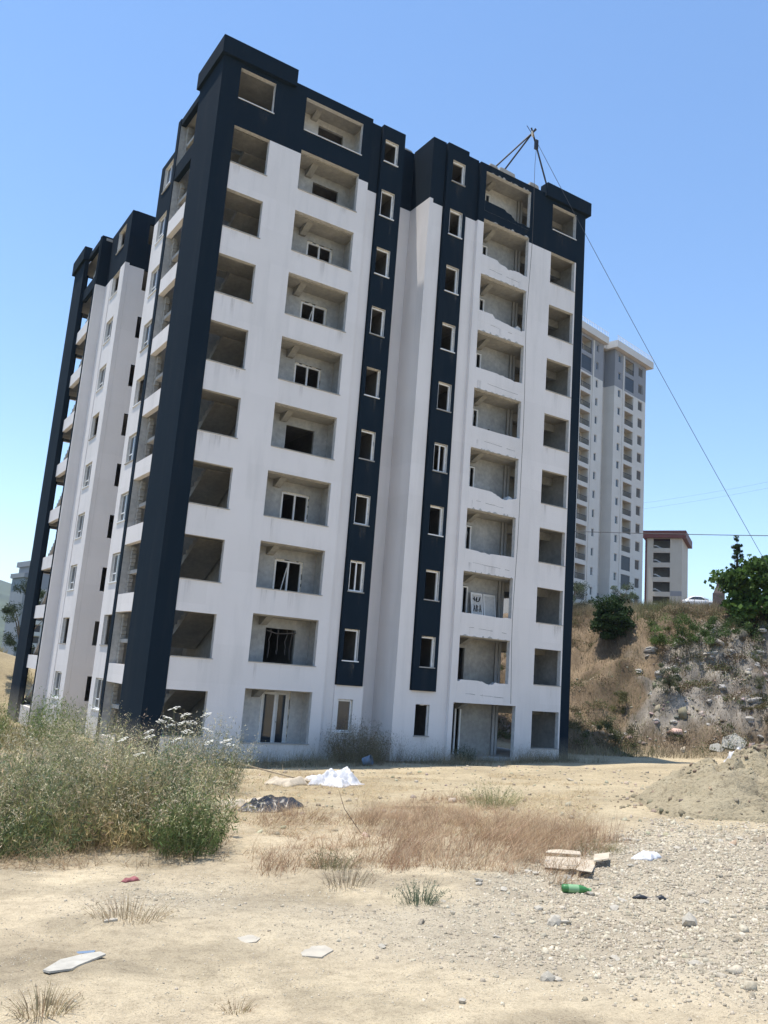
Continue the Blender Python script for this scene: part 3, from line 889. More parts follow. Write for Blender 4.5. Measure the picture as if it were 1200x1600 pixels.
def drip_stains():
    m, N, L, P = newmat('rain_streak_dirt')
    a = N.new('ShaderNodeVertexColor'); a.layer_name = 'Col'
    n = noise_node(N, L, 1.0, 4, .6, coords(N, L, (14, 14, 1.2))); r = ramp(N, L, n.outputs[0], [(.35, (0,0,0)), (.75, (1,1,1))])
    k = N.new('ShaderNodeMath'); k.operation = 'MULTIPLY'; L.new(a.outputs[0], k.inputs[0]); L.new(r.outputs[0], k.inputs[1])
    P.inputs['Base Color'].default_value = (.20,.18,.155,1); P.inputs['Roughness'].default_value = .95
    L.new(k.outputs[0], P.inputs['Alpha'])
    R = random.Random(77); V = []; F = []; C3 = []
    for k_ in range(1, 11):
        z = (k_-1)*H
        for (x0, x1, y, zz) in ((0, 1.67, -.0035, z+.88), (3.2, 6.2, -.0035, z+.90), (17.6, 19.33, -.8035, z+.88), (7.5, 8.24, .0165 if k_ > 1 else .0965, z+1.23), (10.98, 11.74, -.7435 if k_ > 1 else -.6235, z+1.23), (13.1, 16.0, -.8065, z+.33)):
            for q in range(R.randint(1, 4)):
                w = R.uniform(.04, .30); x = R.uniform(x0, x1-w); l = R.uniform(.25, .95); s_ = R.uniform(.10, .38); b = len(V)
                V += [(x, y, zz-.03), (x+w, y, zz-.03), (x+w, y, zz-.03-l*.5), (x, y, zz-.03-l*.5), (x+w*.9, y, zz-.03-l), (x+w*.1, y, zz-.03-l)]
                F += [(b+3, b+2, b+1, b), (b+5, b+4, b+2, b+3)]; C3 += [(s_,)*3]*2 + [(s_*.55,)*3]*2 + [(0,)*3]*2
    o = link('drip_stains', fast_mesh('drip_stains', np.array(V), np.array(F), m, np.array(C3)), MAIN); tag(o, kind='stuff')
drip_stains()

# ------------------------------------------------------------------ background buildings
WARMW = paint('warm_white_paint', (.74,.69,.62), (.50,.47,.42), .25)
GREYP = paint('grey_paint', (.33,.33,.34), (.25,.25,.26), .25)
CREAM = paint('cream_paint', (.62,.56,.47), (.45,.42,.36), .2)
MAROON = simple('maroon_fascia', (.13,.035,.03), .6, .2)
BLIND = simple('brown_blind', (.20,.16,.125), .7, .25, 2)
STONECLAD = plaster('stone_cladding', (.26,.25,.25), (.42,.41,.40))

DARKGL = simple('tinted_screen', (.03,.035,.045), .5, .2)
BLIND2 = simple('dark_blind', (.10,.085,.07), .7, .25, 2)
def build_tower():
    zb = 16.6
    root = empty('residential_tower', (87.0, 58.7, zb), math.radians(12.5), 'pale tower block with grey top storeys on the hill behind', 'building')
    NFT = 14; Zt = NFT*H+.15
    ZG = 35.3
    mats = [WARMW, GREYP, WARMW, PLASTER]
    pk = lambda u, z: 1 if z > ZG else 0
    def fl(k): return (k-1)*H
    def holes(a, b, z0, z1): return [(a, b, fl(k)+z0, fl(k)+z1) for k in range(1, NFT+1)]
    wall('front_wall', root, (0, .6), (1, 0), (0, 1), -12.4, -2.35, -6, Zt, holes(-11.6, -10.1, .95, 2.5)+holes(-8.65, -5.8, .3, 2.55)+holes(-4.4, -3.72, 1.3, 2.5), .25, mats, pk, zsplit=(ZG,))
    wall('niche_wall', root, (0, 1.9), (1, 0), (0, 1), -2.35, .2, -6, Zt, [], .2, mats, pk, zsplit=(ZG,))
    wall('niche_wall', root, (.2, 1.9), (0, -1), (1, 0), 0.003, 1.9, -6, Zt, [], .25, mats, pk, zsplit=(ZG,))
    wall('front_wall', root, (0, 0), (1, 0), (0, 1), .452, 10.3, -6, Zt, holes(7.8, 9.3, .95, 2.5)+holes(3.5, 6.28, .3, 2.55)+holes(1.32, 2.15, 1.3, 2.5), .25, mats, pk, zsplit=(ZG,))
    for (a, b) in ((-5.45, -5.15), (2.75, 3.05)):
        p = MB(); y = .6 if a < 0 else 0
        p.box(a, b, y-.12, y-.003, -6, Zt-.3); p.build('pilaster', [WARMW], root)
    b = MB(); b.box(10.06, 10.3, .26, 18, -6, Zt); b.box(-12.4, -12.15, .86, 18, -6, Zt); b.box(-12.14, 10.05, 17.8, 18, -6, Zt)
    b.build('side_wall', [WARMW], root)
    c = MB(); c.prism([(-13.1, -.15), (-2.0, -.15), (-2.0, 1.2), (-.5, 1.2), (-.5, -.8), (11.4, -.8), (11.4, 18.6), (-13.1, 18.6)], 2, Zt+.0, Zt+1.15)
    c.build('roof_cornice', [WARMW], root)
    r = MB()
    for i in range(50):
        x = -12.9+i*.49; y = (.0 if x < -1.9 else (1.3 if x < -.6 else -.7))
        r.box(x, x+.05, y, y+.05, Zt+1.15, Zt+2.1)
    r.box(-12.9, -1.9, 0.0, .04, Zt+1.95, Zt+2.0); r.box(-.5, 11.2, -.7, -.66, Zt+1.95, Zt+2.0); r.box(-.5, 11.2, -.7, -.66, Zt+1.5, Zt+1.54)
    tag(r.build('roof_railing', [PVC], root), kind='stuff')
    base = MB(); base.box(-2.35, .19, 1.82, 1.897, -2, 2.1); base.build('stone_panel', [STONECLAD], root)
    base = MB(); base.box(2.3, 3.4, -.07, -.003, -2, 2.1); base.build('stone_panel', [STONECLAD], root)
    # shared pieces
    def balc(w):
        m = MB(); m.box(-.15, w+.15, 1.35, 1.5, -.05, 2.8); m.box(-.15, -.003, .26, 1.35, -.05, 2.8); m.box(w+.003, w+.15, .26, 1.35, -.05, 2.8)
        m.box(-.15, w+.15, .26, 1.5, 2.55, 2.8); m.box(-.15, w+.15, .26, 1.5, -.12, .28)
        return m.mesh('balcony', [CREAM])
    def rail(w, solid):
        m = MB(); m.box(0, w, .06, .10, 1.12, 1.18); m.box(0, w, .06, .10, .36, .40)
        n = int(w/.16)
        for i in range(n+1): m.box(i*w/n-.012, i*w/n+.012, .07, .09, .40, 1.12)
        return m.mesh('railing', [DARKMETAL])
    def bdoor(w):
        m = MB(); m.box(.5, w-.6, 1.30, 1.345, .3, 2.3); return m.mesh('balcony_door', [GLASS])
    def bgl(w):
        m = MB(); m.box(.0, w, .05, .09, .3, 2.5); return m.mesh('glazed_screen', [DARKGL])
    def win(w, mt):
        m = MB(); t = .045
        m.box(0, t, .12, .2, 0, 1.55 if w > 1 else 1.2); z = 1.55 if w > 1 else 1.2
        m.box(w-t, w, .12, .2, 0, z); m.box(t, w-t, .12, .2, 0, t); m.box(t, w-t, .12, .2, z-t, z)
        a = m.mesh('window', [PVC]); m = MB(); m.box(t, w-t, .15, .16, t, z-t); return a, m.mesh('pane', [mt])
    B1, B2 = balc(2.85), balc(2.78); R1, R2 = rail(2.85, 0), rail(2.78, 0); D1 = bdoor(2.8); G2 = bgl(2.78)
    WF = win(1.5, BLIND2); WS = win(.83, GLASS); WS1 = win(.68, GLASS)
    RR = random.Random(11)
    for k in range(1, NFT+1):
        z = fl(k)
        for (me, rl, x, y) in ((B1, R1, -8.65, .6), (B2, R2, 3.5, 0)):
            o = link('balcony', me, root); o.location = (x, y, z)
            link('railing', rl, o); link('balcony_door', D1, o)
            if x > 0 and k in (2, 3, 13) or x < 0 and k in (13,): link('glazed_screen', G2, o)
        for (ws, x, y, zo) in ((WF, -11.6, .6, .95), (WF, 7.8, 0, .95), (WS, 1.32, 0, 1.3), (WS1, -4.4, .6, 1.3)):
            o = link('window', ws[0], root); o.location = (x, y, z+zo); link('pane', ws[1], o)
    return root
build_tower()

def build_stair_block():
    zb = 14.0
    root = empty('stair_block', (116.6, 72.4, zb), math.atan2(-6.1, 3.9), 'cream block with maroon roof edge and open zigzag staircases', 'building')
    top = 18.9
    hs = []
    for k in range(6):
        hs.append((-2.15, .84, top-1.75-.1-k*2.72+(-.0), top-.02-k*2.72 if k else top-.05))
    hs = [(a, b, c, d) for a, b, c, d in hs]
    wall('front_wall', root, (0, 0), (1, 0), (0, 1), -3.3, 2.96, -3, top, hs, .25, [CREAM, CREAM, CREAM, PLASTER2], lambda u, z: 0)
    p = MB(); p.box(-3.62, -3.31, -.1, .3, -3, top-.02); p.build('corner_strip', [MAROON], root)
    p = MB(); p.box(-3.62, 2.95, .26, 11, -3, top-.05); q = MB()
    q.box(2.72, 2.95, .26, 11, -3, top); q.box(-3.3, -3.1, .26, 11, -3, top); q.box(-3.09, 2.71, 10.8, 11, -3, top); q.build('side_wall', [CREAM], root)
    i_ = MB(); i_.box(-3.09, 2.71, 2.9, 3.05, -3, top); i_.build('stairwell_wall', [PLASTER2], root)
    r = MB(); r.box(-4.0, 3.7, -.7, 11.7, top+.003, top+1.35); r.build('roof_fascia', [MAROON], root)
    b = MB(); b.box(.95, 2.94, -.03, -.003, top-10.75, top-9.85); b.build('grey_band', [GREYP], root)
    for k in range(6):
        z0 = top-2.72*(k+1)
        f = MB(); f.prism([(-2.1, z0+1.5), (-1.7, z0+1.5), (.8, z0+.1), (.8, z0-.12), (-1.7, z0+1.28), (-2.1, z0+1.28)], 1, .35, .5); f.build('stair_flight', [LIGHTPL], root)
        f = MB(); f.box(-3.09, 2.71, .55, 2.85, z0+.72, z0+.86); f.build('floor_slab', [PLASTER2], root)
build_stair_block()

def build_far_block():
    root = empty('distant_apartment_block', (39.5, 209.0, -24), .16, 'far white apartment block with dark top seen past left corner', 'building')
    top = 49.5
    b = MB(); b.box(-8, 8, 0, 12, 0, top-6); b.build('wall', [WARMW], root)
    b = MB(); b.box(-8, 8, -.01, 12.01, top-6, top); b.build('top_storey', [GREYP], root)
    b = MB(); b.box(-8.6, 8.6, -.6, 12.6, top, top+1.4); b.build('roof_cornice', [GREYP], root)
    b = MB(); b.box(-9.4, -8.01, 2, 12, 0, top-3.2); b.build('side_wing', [GREYP], root)
    b = MB(); b.box(-9.9, -8.02, 1.6, 12.4, top-3.2, top-2.0); b.build('roof_cornice', [GREYP], root)
    for k in range(13):
        z = top-8.4-k*H
        for x in (-7.4, -2.6, 2.2):
            p = MB(); p.box(x, x+3.2, -1.1, -.002, z-1.0, z); o = p.build('balcony', [WARMW], root)
            p = MB(); p.box(x+.1, x+3.1, -.06, -.003, z+.05, z+1.75); p.build('balcony_door', [GLASS], o)
build_far_block()

# ------------------------------------------------------------------ rooftop hoist, ropes and overhead wires
def build_hoist():
    root = empty('rooftop_hoist', (16.0, -.6, 29.5), 0, 'steel pole tripod hoist on the roof edge with rope down facade', 'hoist')
    def W(p): return (p[0]-16.0, p[1]+.6, p[2]-29.5)
    apex = (15.75, -1.02, 32.3)
    for foot in ((13.7, .9, 29.4), (14.6, 1.0, 29.4), (17.06, -.80, 29.95)):
        d = Vector(apex)-Vector(foot); e = Vector(apex)+d.normalized()*.25
        m = MB(); m.tube([W(foot), W(e)], .045, 8); m.build('pole', [DARKMETAL], root)
    m = MB(); m.tube([W((15.35, -1.0, 32.55)), W((15.85, -1.05, 32.05))], .018, 5); m.build('hook_bar', [DARKMETAL], root)
    m = MB()
    for i in range(7):
        m.tube([W((15.62, -1.1, 32.08+i*.035)), W((15.9, -.95, 32.1+i*.035))], .03, 5)
    tag(m.build('lashing', [FOAM], root), kind='stuff')
    m = MB(); m.box(*[v for v in (-.06+.0, .10, -.52, -.36, 1.95, 2.45)]); m.build('pulley_block', [DARKMETAL], root)
    pts = [W((16.02, -1.06, 31.6))]
    for i in range(1, 30): pts.append(W((16.02+.06*math.sin(i*.45), -1.0+.03*math.sin(i*.8), 31.6-i*.99)))
    m = MB(); m.tube(pts, .012, 5); m.build('rope', [ROPE], root)
build_hoist()
def wire(name, label, cat, a, b, sag, r, n=24, group=None):
    a = Vector(a); b = Vector(b); pts = []
    for i in range(n+1):
        t = i/n; p = a.lerp(b, t); p.z -= sag*4*t*(1-t); pts.append(p-a)
    m = MB(); m.tube(pts, r, 5)
    o = m.build(name, [WIRE]); o.location = a
    return tag(o, label, cat, group)
wire('guy_cable', 'dark guy cable from roof hoist down to lower right', 'cable', (15.8, -1.0, 32.2), (30.6, -10.4, 1.0), .45, .013)
wire('power_line', 'single dark power line crossing level before the tower', 'power line', (30.0, 22.0, 15.9), (48.0, -10.0, 14.75), .25, .028)
for i in range(2):
    wire('power_line', 'faint pair of thin sloping wires in the sky', 'power line', (78, 95, 31.5+i*1.1), (135, 28, 47.5+i*1.0), 3.2, .012, group='faint sky wires')

# ------------------------------------------------------------------ car, brick oven on the hill
def build_car():
    loc = (84.8, 40.9, g1(84.8, 40.9)+.05)
    root = empty('parked_car', loc, math.atan2(-.8, .6), 'white saloon car parked on the hilltop road beside brick chimney', 'car')
    WP = simple('white_car_paint', (.80,.80,.80), .25, .03); TY = simple('tyre_rubber', (.02,.02,.02), .9, .2); RIM = simple('alloy_rim', (.5,.5,.52), .35, .1, 5, 0, .8)
    LAMP = simple('lamp_glass', (.6,.6,.62), .1, .05); RED = simple('tail_lamp', (.4,.02,.02), .2, .1)
    def loft(secs, name, mat, parent):
        """secs: (x, [(y,z)...]) rings joined along x"""
        m = MB(); n = len(secs[0][1]); b = 0
        for x, ring in secs: m.v += [(x, y, z) for y, z in ring]
        for i in range(len(secs)-1):
            for k in range(n):
                k2 = (k+1) % n
                m.f.append((i*n+k, i*n+k2, (i+1)*n+k2, (i+1)*n+k)); m.m.append(0)
        m.f.append(tuple(range(n))[::-1]); m.m.append(0); m.f.append(tuple((len(secs)-1)*n+k for k in range(n))); m.m.append(0)
        return m.build(name, [mat], parent, True)
    def ring(w, z0, z1, zs): return [(-w*.92, z0), (w*.92, z0), (w, z0+.12), (w, zs), (w*.9, z1), (-w*.9, z1), (-w, zs), (-w, z0+.12)]
    body = loft([(-2.15, ring(.62, .42, .70, .62)), (-2.05, ring(.78, .30, .86, .72)), (-1.4, ring(.86, .22, .93, .80)), (-.3, ring(.88, .20, .93, .82)), (.8, ring(.88, .20, .92, .80)), (1.6, ring(.84, .22, .82, .72)), (2.1, ring(.74, .30, .68, .6)), (2.22, ring(.58, .40, .58, .52))], 'body', WP, root)
    def cab(w0, w1, z1): return [(-w0, .88), (w0, .88), (w1, z1), (-w1, z1)]
    loft([(-1.75, cab(.74, .72, .90)), (-1.05, cab(.78, .60, 1.34)), (-.55, cab(.78, .58, 1.44)), (.25, cab(.78, .58, 1.43)), (.55, cab(.78, .62, 1.32)), (1.25, cab(.74, .72, .90))], 'roof', WP, root)
    for sy in (-1, 1):
        m = MB(); pts = [(-1.25, .95), (-.85, 1.28), (-.5, 1.37), (.2, 1.36), (.5, 1.25), (.95, .95)]
        m.face([(x, sy*(.80-(z-.88)*.38+.012), z) for x, z in pts]); m.build('side_window', [GLASS], root)
    m = MB(); m.face([(.62, -.58, 1.30), (.62, .58, 1.30), (1.22, .70, .93), (1.22, -.70, .93)]); o = m.build('windscreen', [GLASS], root); o.location = (.03, 0, .03)
    for x in (-1.35, 1.38):
        for sy in (-1, 1):
            m = MB(); m.tube([(x, sy*.70, .31), (x, sy*.90, .31)], .315, 20); o = m.build('wheel', [TY], root)
            m = MB(); m.tube([(x, sy*.89, .31), (x, sy*.915, .31)], .20, 12); m.build('rim', [RIM], o)
    for sy in (-1, 1):
        m = MB(); m.box(2.08, 2.20, sy*.55-.12, sy*.55+.12, .56, .68); m.build('headlight', [LAMP], root)
        m = MB(); m.box(-2.14, -2.06, sy*.58-.13, sy*.58+.13, .64, .80); m.build('tail_light', [RED], root)
        m = MB(); m.box(.72, .86, sy*.90-.08, sy*.90+.08, .92, 1.04); m.build('mirror', [WP], root)
build_car()

def build_oven():
    x, y = 70.1, 27.2; z = g1(x, y)
    BRK = simple('old_brick', (.17,.125,.10), .9, .35, 6, .4); 
    root = empty('brick_oven', (x, y, z-.2), math.atan2(-.8, .6), 'brick garden oven with tapered chimney beside white car', 'oven')
    m = MB(); m.box(-.62, .62, -.45, .45, 0, 2.0); m.build('base', [BRK], root)
    m = MB(); n = [(-.55, -.40), (.55, -.40), (.55, .40), (-.55, .40)]; t = [(-.24, -.22), (.24, -.22), (.24, .22), (-.24, .22)]
    m.v = [(a, b, 2.0) for a, b in n] + [(a, b, 2.85) for a, b in t]
    for i in range(4): m.f.append((i, (i+1) % 4, 4+(i+1) % 4, 4+i)); m.m.append(0)
    m.build('hood', [BRK], root)
    m = MB(); m.box(-.22, .22, -.20, .20, 2.85, 3.25); m.build('chimney', [BRK], root)
    m = MB(); m.box(-.28, .28, -.26, .26, 3.25, 3.48); m.build('chimney_cap', [DARKMETAL], root)
build_oven()

# ------------------------------------------------------------------ vegetation builders (numpy)
def blades(P, h, lean, wd, c0, c1, seg=3, curve=1.0):
    """tapered strips. P (n,3) h (n) lean (n,2) tip offset, wd (n), c0/c1 (n,3) root and tip colour"""
    n = len(P); az = RNG.uniform(0, 2*PI, n)
    side = np.stack([np.cos(az), np.sin(az), np.zeros(n)], 1)
    V = np.zeros((n, (seg+1)*2, 3), np.float32); Cc = np.zeros((n, (seg+1)*2, 3), np.float32)
    for i in range(seg+1):
        t = i/seg; w_ = wd*(1-t*.85)
        off = np.concatenate([lean*(t**(1+curve))[..., None] if False else lean*(t**(1+curve)), (h*t)[:, None]], 1)
        c = P+off
        V[:, 2*i] = c-side*w_[:, None]/2; V[:, 2*i+1] = c+side*w_[:, None]/2
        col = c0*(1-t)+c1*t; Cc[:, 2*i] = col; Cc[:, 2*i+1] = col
    b = (np.arange(n)*(seg+1)*2)[:, None]
    F = np.concatenate([np.stack([b+2*i, b+2*i+1, b+2*i+3, b+2*i+2], -1).reshape(-1, 4) for i in range(seg)])
    return V.reshape(-1, 3), F, Cc.reshape(-1, 3)
def leaves(Cn, size, col, aspect=.45, up=.3):
    n = len(Cn)
    d = RNG.normal(size=(n, 3)); d[:, 2] += up; d /= np.linalg.norm(d, axis=1, keepdims=True)
    e = RNG.normal(size=(n, 3)); e -= (e*d).sum(1, keepdims=True)*d; e /= np.linalg.norm(e, axis=1, keepdims=True)
    s = np.asarray(size)[:, None] if np.ndim(size) else size
    V = np.stack([Cn-d*s*.5, Cn+e*s*aspect*.5, Cn+d*s*.5, Cn-e*s*aspect*.5], 1)
    F = np.arange(n*4).reshape(n, 4)
    return V.reshape(-1, 3), F, np.repeat(col, 4, 0)
def merge(parts):
    Vs, Fs, Cs = [], [], []; b = 0
    for V, F, c in parts:
        Vs.append(V); Fs.append(F+b); Cs.append(c); b += len(V)
    return np.concatenate(Vs), np.concatenate(Fs), np.concatenate(Cs)
def jit(c, n, v=.18): return np.clip(np.array(c)[None]*(1+RNG.normal(0, v, (n, 1)))*(1+RNG.normal(0, v*.25, (n, 3))), .005, .95)
def polar_pts(n, a0, a1, d0, d1):
    a = np.radians(RNG.uniform(a0, a1, n)); d = np.sqrt(RNG.uniform(d0*d0, d1*d1, n))
    return CAM[0]+np.sin(a)*d, CAM[1]+np.cos(a)*d
def on_ground(x, y, dz=0): return np.stack([x, y, gz(x, y)+dz], 1)

def plant_parts(P, h, lean, stem_c, leaf_c, nleaf, lsize, t0=.25, t1=1.0, spread=.12, sw=.008, aspect=.28, up=.6):
    """stems with little leaves along them"""
    n = len(P)
    parts = [blades(P, h, lean, np.full(n, sw), stem_c, stem_c*1.1, 3, .6)]
    t = RNG.uniform(t0, t1, (n, nleaf))
    pos = P[:, None, :] + np.concatenate([lean[:, None, :]*(t**1.6)[..., None], (h[:, None]*t)[..., None]], -1)
    pos = pos + RNG.normal(0, spread, (n, nleaf, 3))*np.array([1, 1, .7])*(.4+.9*t)[..., None]
    col = np.repeat(leaf_c[:, None], nleaf, 1)*(1+RNG.normal(0, .16, (n, nleaf, 1)))
    parts.append(leaves(pos.reshape(-1, 3), RNG.uniform(.6, 1.4, n*nleaf)*lsize, np.clip(col.reshape(-1, 3), .005, .95), aspect, up))
    return parts

# ---- the big weed thicket in the left foreground
def thicket():
    cx, cy = polar_pts(500, 4.0, 23.6, 11.3, 19.5)
    r, a = polar(cx, cy)
    k = (a < 22.0 - 1.6*sstep(12.5, 17, r) + vnoise(cx, cy, 1.3, 201)*2.2) & (r > 11.5 + vnoise(cx, cy, 1.1, 202)*.7) & (RNG.random(len(cx)) < .55+.45*(1-sstep(12, 14, r)))
    cx, cy, r, a = cx[k], cy[k], r[k], a[k]
    pal = np.array([(.115,.165,.08), (.19,.225,.085), (.27,.27,.12), (.44,.36,.20), (.16,.185,.115), (.36,.30,.165)])
    X = []; Hh = []; Ln = []; Cc = []; Sd = []
    for i in range(len(cx)):
        n = int(RNG.integers(22, 46)); rad = RNG.uniform(.12, .42)
        ang = RNG.uniform(0, 2*PI, n); rr = rad*np.sqrt(RNG.random(n))
        X.append(np.stack([cx[i]+np.cos(ang)*rr, cy[i]+np.sin(ang)*rr], 1))
        H0 = (RNG.uniform(.42, 1.0) + .5*(RNG.random() < .35))*(.62+.38*sstep(11.3, 12.6, r[i]))
        Hh.append(H0*RNG.uniform(.55, 1.12, n))
        bend = RNG.normal(0, .16, 2)
        Ln.append(np.stack([np.cos(ang), np.sin(ang)], 1)*(RNG.uniform(.15, .55)*H0*rr/rad)[:, None] + bend + RNG.normal(0, .07, (n, 2)))
        p = pal[RNG.choice(6, p=[.20, .22, .16, .18, .10, .14])]
        Cc.append(jit(p, n, .22)); Sd.append(np.full(n, RNG.random() < .55))
    P2 = np.concatenate(X); h = np.concatenate(Hh); lean = np.concatenate(Ln); lc = np.concatenate(Cc); sd = np.concatenate(Sd); n = len(h)
    P = on_ground(P2[:, 0], P2[:, 1], -.02)
    parts = plant_parts(P, h, lean, lc*.85, lc, 15, .088, .18, 1.0, .055, .006, .12, .9)
    k = sd & (RNG.random(n) < .75); m = k.sum()
    parts += plant_parts(P[k], h[k]*1.14, lean[k]*1.25, jit((.44,.37,.22), m), jit((.60,.52,.35), m), 12, .045, .74, 1.05, .03, .0045, .22, .4)
    # long bare stalks crossing the mass
    k = RNG.random(n) < .10; m = k.sum()
    parts.append(blades(P[k], h[k]*RNG.uniform(1.0, 1.5, m), lean[k]*2+RNG.normal(0, .22, (m, 2)), np.full(m, .007), jit((.30,.25,.15), m), jit((.48,.40,.25), m), 3, .5))
    # dry fallen straw at the foot
    x, y = polar_pts(4200, 4.5, 24.0, 10.6, 13.0); k = fbm(x, y, .6, 240, 3) > -.15; x, y = x[k], y[k]; P = on_ground(x, y); n = len(P)
    parts.append(blades(P, RNG.uniform(.02, .34, n)*RNG.random(n), RNG.normal(0, .26, (n, 2)), RNG.uniform(.004, .009, n), jit((.24,.17,.105), n), jit((.42,.32,.20), n), 3, .3))
    V, F, c = merge(parts)
    o = link('weed_thicket', fast_mesh('weed_thicket', V, F, LEAF, c))
    tag(o, 'tall tangle of grey-green weeds and seeding grass at left', 'weeds', kind='stuff')
thicket()

def thing_mesh(name, parts, mat, loc, label, cat, group=None, parent=None):
    V, F, c = merge(parts)
    o = link(name, fast_mesh(name, V-np.array(loc), F, mat, c), parent)
    if parent is None:
        o.location = loc; tag(o, label, cat, group)
    return o

# white umbel weeds sticking out of the thicket
UMBEL = simple('umbel_flower', (.60,.58,.50), .8, .1, 20)
STEMG = simple('weed_stem', (.20,.21,.12), .8, .25)
def umbels():
    R = random.Random(5)
    spec = [(20.2, 13.0, 1.80, 4, 'tallest white umbel weed, before the dark ground-floor opening'), (19.0, 12.8, 1.55, 3, 'third white umbel weed from the left above the thicket'), (21.2, 13.4, 1.72, 4, 'second white umbel weed from the right above the thicket'),
            (18.0, 13.2, 1.42, 2, 'second white umbel weed from the left above the thicket'), (22.0, 12.8, 1.45, 3, 'rightmost white umbel weed above the thicket'), (16.8, 12.4, 1.30, 2, 'leftmost white umbel weed above the thicket')]
    for a, d, h, nb, lab in spec:
        x = CAM[0]+math.sin(math.radians(a))*d; y = CAM[1]+math.cos(math.radians(a))*d
        root = empty('umbel_plant', (x, y, g1(x, y)), 0, lab, 'plant', 'white umbel weeds')
        for b in range(nb):
            ang = R.uniform(0, 6.28); sp = R.uniform(.08, .42); hh = h*R.uniform(.80, 1.0)
            tip = (math.cos(ang)*sp, math.sin(ang)*sp, hh)
            m = MB(); m.tube([(0, 0, 0), (tip[0]*.25, tip[1]*.25, hh*.55), tip], [.006, .005, .003], 5)
            for q in range(9):
                aa = q*.7; rr = .055+.012*(q % 2)
                m.tube([tip, (tip[0]+math.cos(aa)*rr, tip[1]+math.sin(aa)*rr, hh+.05)], .002, 3, cap=False)
            st = m.build('stem', [STEMG], root)
            f = MB(); 
            for q in range(24):
                aa = R.uniform(0, 6.28); rr = .078*math.sqrt(R.random()); s_ = R.uniform(.009, .016)
                cx, cy, cz = tip[0]+math.cos(aa)*rr, tip[1]+math.sin(aa)*rr, hh+.055-rr*.2+math.cos(aa+b)*rr*.45+R.uniform(-.008, .008)
                f.face([(cx-s_, cy-s_, cz), (cx+s_, cy-s_, cz), (cx+s_, cy+s_, cz+.004), (cx-s_, cy+s_, cz+.003)])
            tag(f.build('flower_head', [UMBEL], st), kind='stuff')
umbels()

# bushy oat-grass clump right of the thicket, in front of the facade
def clump(name, label, cat, x, y, rad, n, h, stem_c, leaf_c, nleaf, lsize, group=None, spread=.05, lean=.25, seeds=None):
    spread = min(spread, h*.05)
    a = RNG.uniform(0, 2*PI, n); r = rad*np.sqrt(RNG.random(n))
    px, py = x+np.cos(a)*r, y+np.sin(a)*r
    P = on_ground(px, py, -.01); hh = h*RNG.uniform(.55, 1.1, n)*(1-.35*(r/rad)**2)
    ln = np.stack([np.cos(a), np.sin(a)], 1)*(lean*r/rad*h)[:, None] + RNG.normal(0, .06*h, (n, 2))
    parts = plant_parts(P, hh, ln, jit(stem_c, n), jit(leaf_c, n), nleaf, lsize, .12, 1.0, spread, .006, .16, .8)
    if seeds is not None:
        k = RNG.random(n) < .6
        parts += plant_parts(P[k], hh[k]*1.08, ln[k], jit(seeds, k.sum()), jit(seeds, k.sum()), 10, .04, .72, 1.05, .03, .005, .35, .2)
    return thing_mesh(name, parts, LEAF, (x, y, g1(x, y)), label, cat, group)
clump('oat_clump', 'bushy pale-headed wild oat clump before the first ground-floor window', 'plant', -2.95, -12.4, .70, 360, 1.62, (.20,.20,.10), (.17,.18,.085), 22, .065, seeds=(.60,.55,.42))
clump('green_shrub', 'dark green feathery bush at the right front of the thicket', 'plant', -6.72, -21.2, -.0+.36, 120, .80, (.15,.18,.08), (.13,.17,.065), 20, .08, seeds=(.46,.42,.25))
clump('grass_tuft', 'small blue-green spiky tuft alone on the gravel', 'plant', -5.80, -24.75, .16, 110, .26, (.13,.16,.10), (.12,.16,.11), 4, .035, lean=.7)
clump('grass_tuft', 'dull olive tuft at the near edge of the reddish grass', 'plant', -5.57, -22.7, .22, 120, .28, (.22,.20,.11), (.20,.19,.10), 4, .04, lean=.6)
clump('grass_tuft', 'grey twiggy tuft on pebbles below the reddish grass', 'plant', -5.9, -23.6, .26, 120, .30, (.30,.24,.17), (.28,.24,.17), 3, .03, lean=.8)
clump('grass_tuft', 'light green tuft standing among the reddish dry grass', 'plant', .6, -18.2, .45, 260, .55, (.26,.27,.13), (.24,.25,.12), 4, .05, lean=.7)
clump('grass_tuft', 'dry brown tuft in the bottom left corner', 'plant', -9.50, -26.45, .13, 140, .15, (.34,.27,.17), (.33,.26,.16), 2, .02, lean=.8)
clump('grass_tuft', 'tiny dry tuft near bottom edge of dirt track', 'plant', -8.55, -26.85, .08, 50, .09, (.36,.28,.18), (.34,.27,.17), 2, .02, lean=.9)
clump('grass_tuft', 'brown straw tuft by the two pale chips on the track', 'plant', -8.35, -24.2, .30, 160, .20, (.36,.28,.18), (.34,.27,.17), 2, .025, lean=1.0)
clump('grass_tuft', 'olive tuft between cardboard and crumpled white plastic', 'plant', -2.0, -23.2, .45, 220, .18, (.27,.25,.13), (.25,.24,.12), 3, .03, lean=.7)
clump('dry_shrub', 'large dry twiggy shrub against wall under small glazed window', 'plant', 7.9, -1.1, 1.15, 640, 1.75, (.21,.175,.12), (.22,.19,.12), 18, .08, spread=.11)
clump('dry_shrub', 'sparse dead stalks beside niche at the wall foot', 'plant', 9.9, -1.2, .6, 60, 1.25, (.20,.16,.12), (.22,.18,.13), 9, .06, spread=.06)
clump('dry_shrub', 'thin dead weeds under the lowest right strip window', 'plant', 11.6, -1.4, .8, 80, 1.0, (.22,.18,.13), (.24,.20,.14), 9, .05, spread=.06)
clump('green_shrub', 'low dark green weed in the left jamb of ground-floor doorway', 'plant', 13.4, -1.2, .45, 120, .75, (.08,.10,.05), (.06,.085,.04), 14, .08)
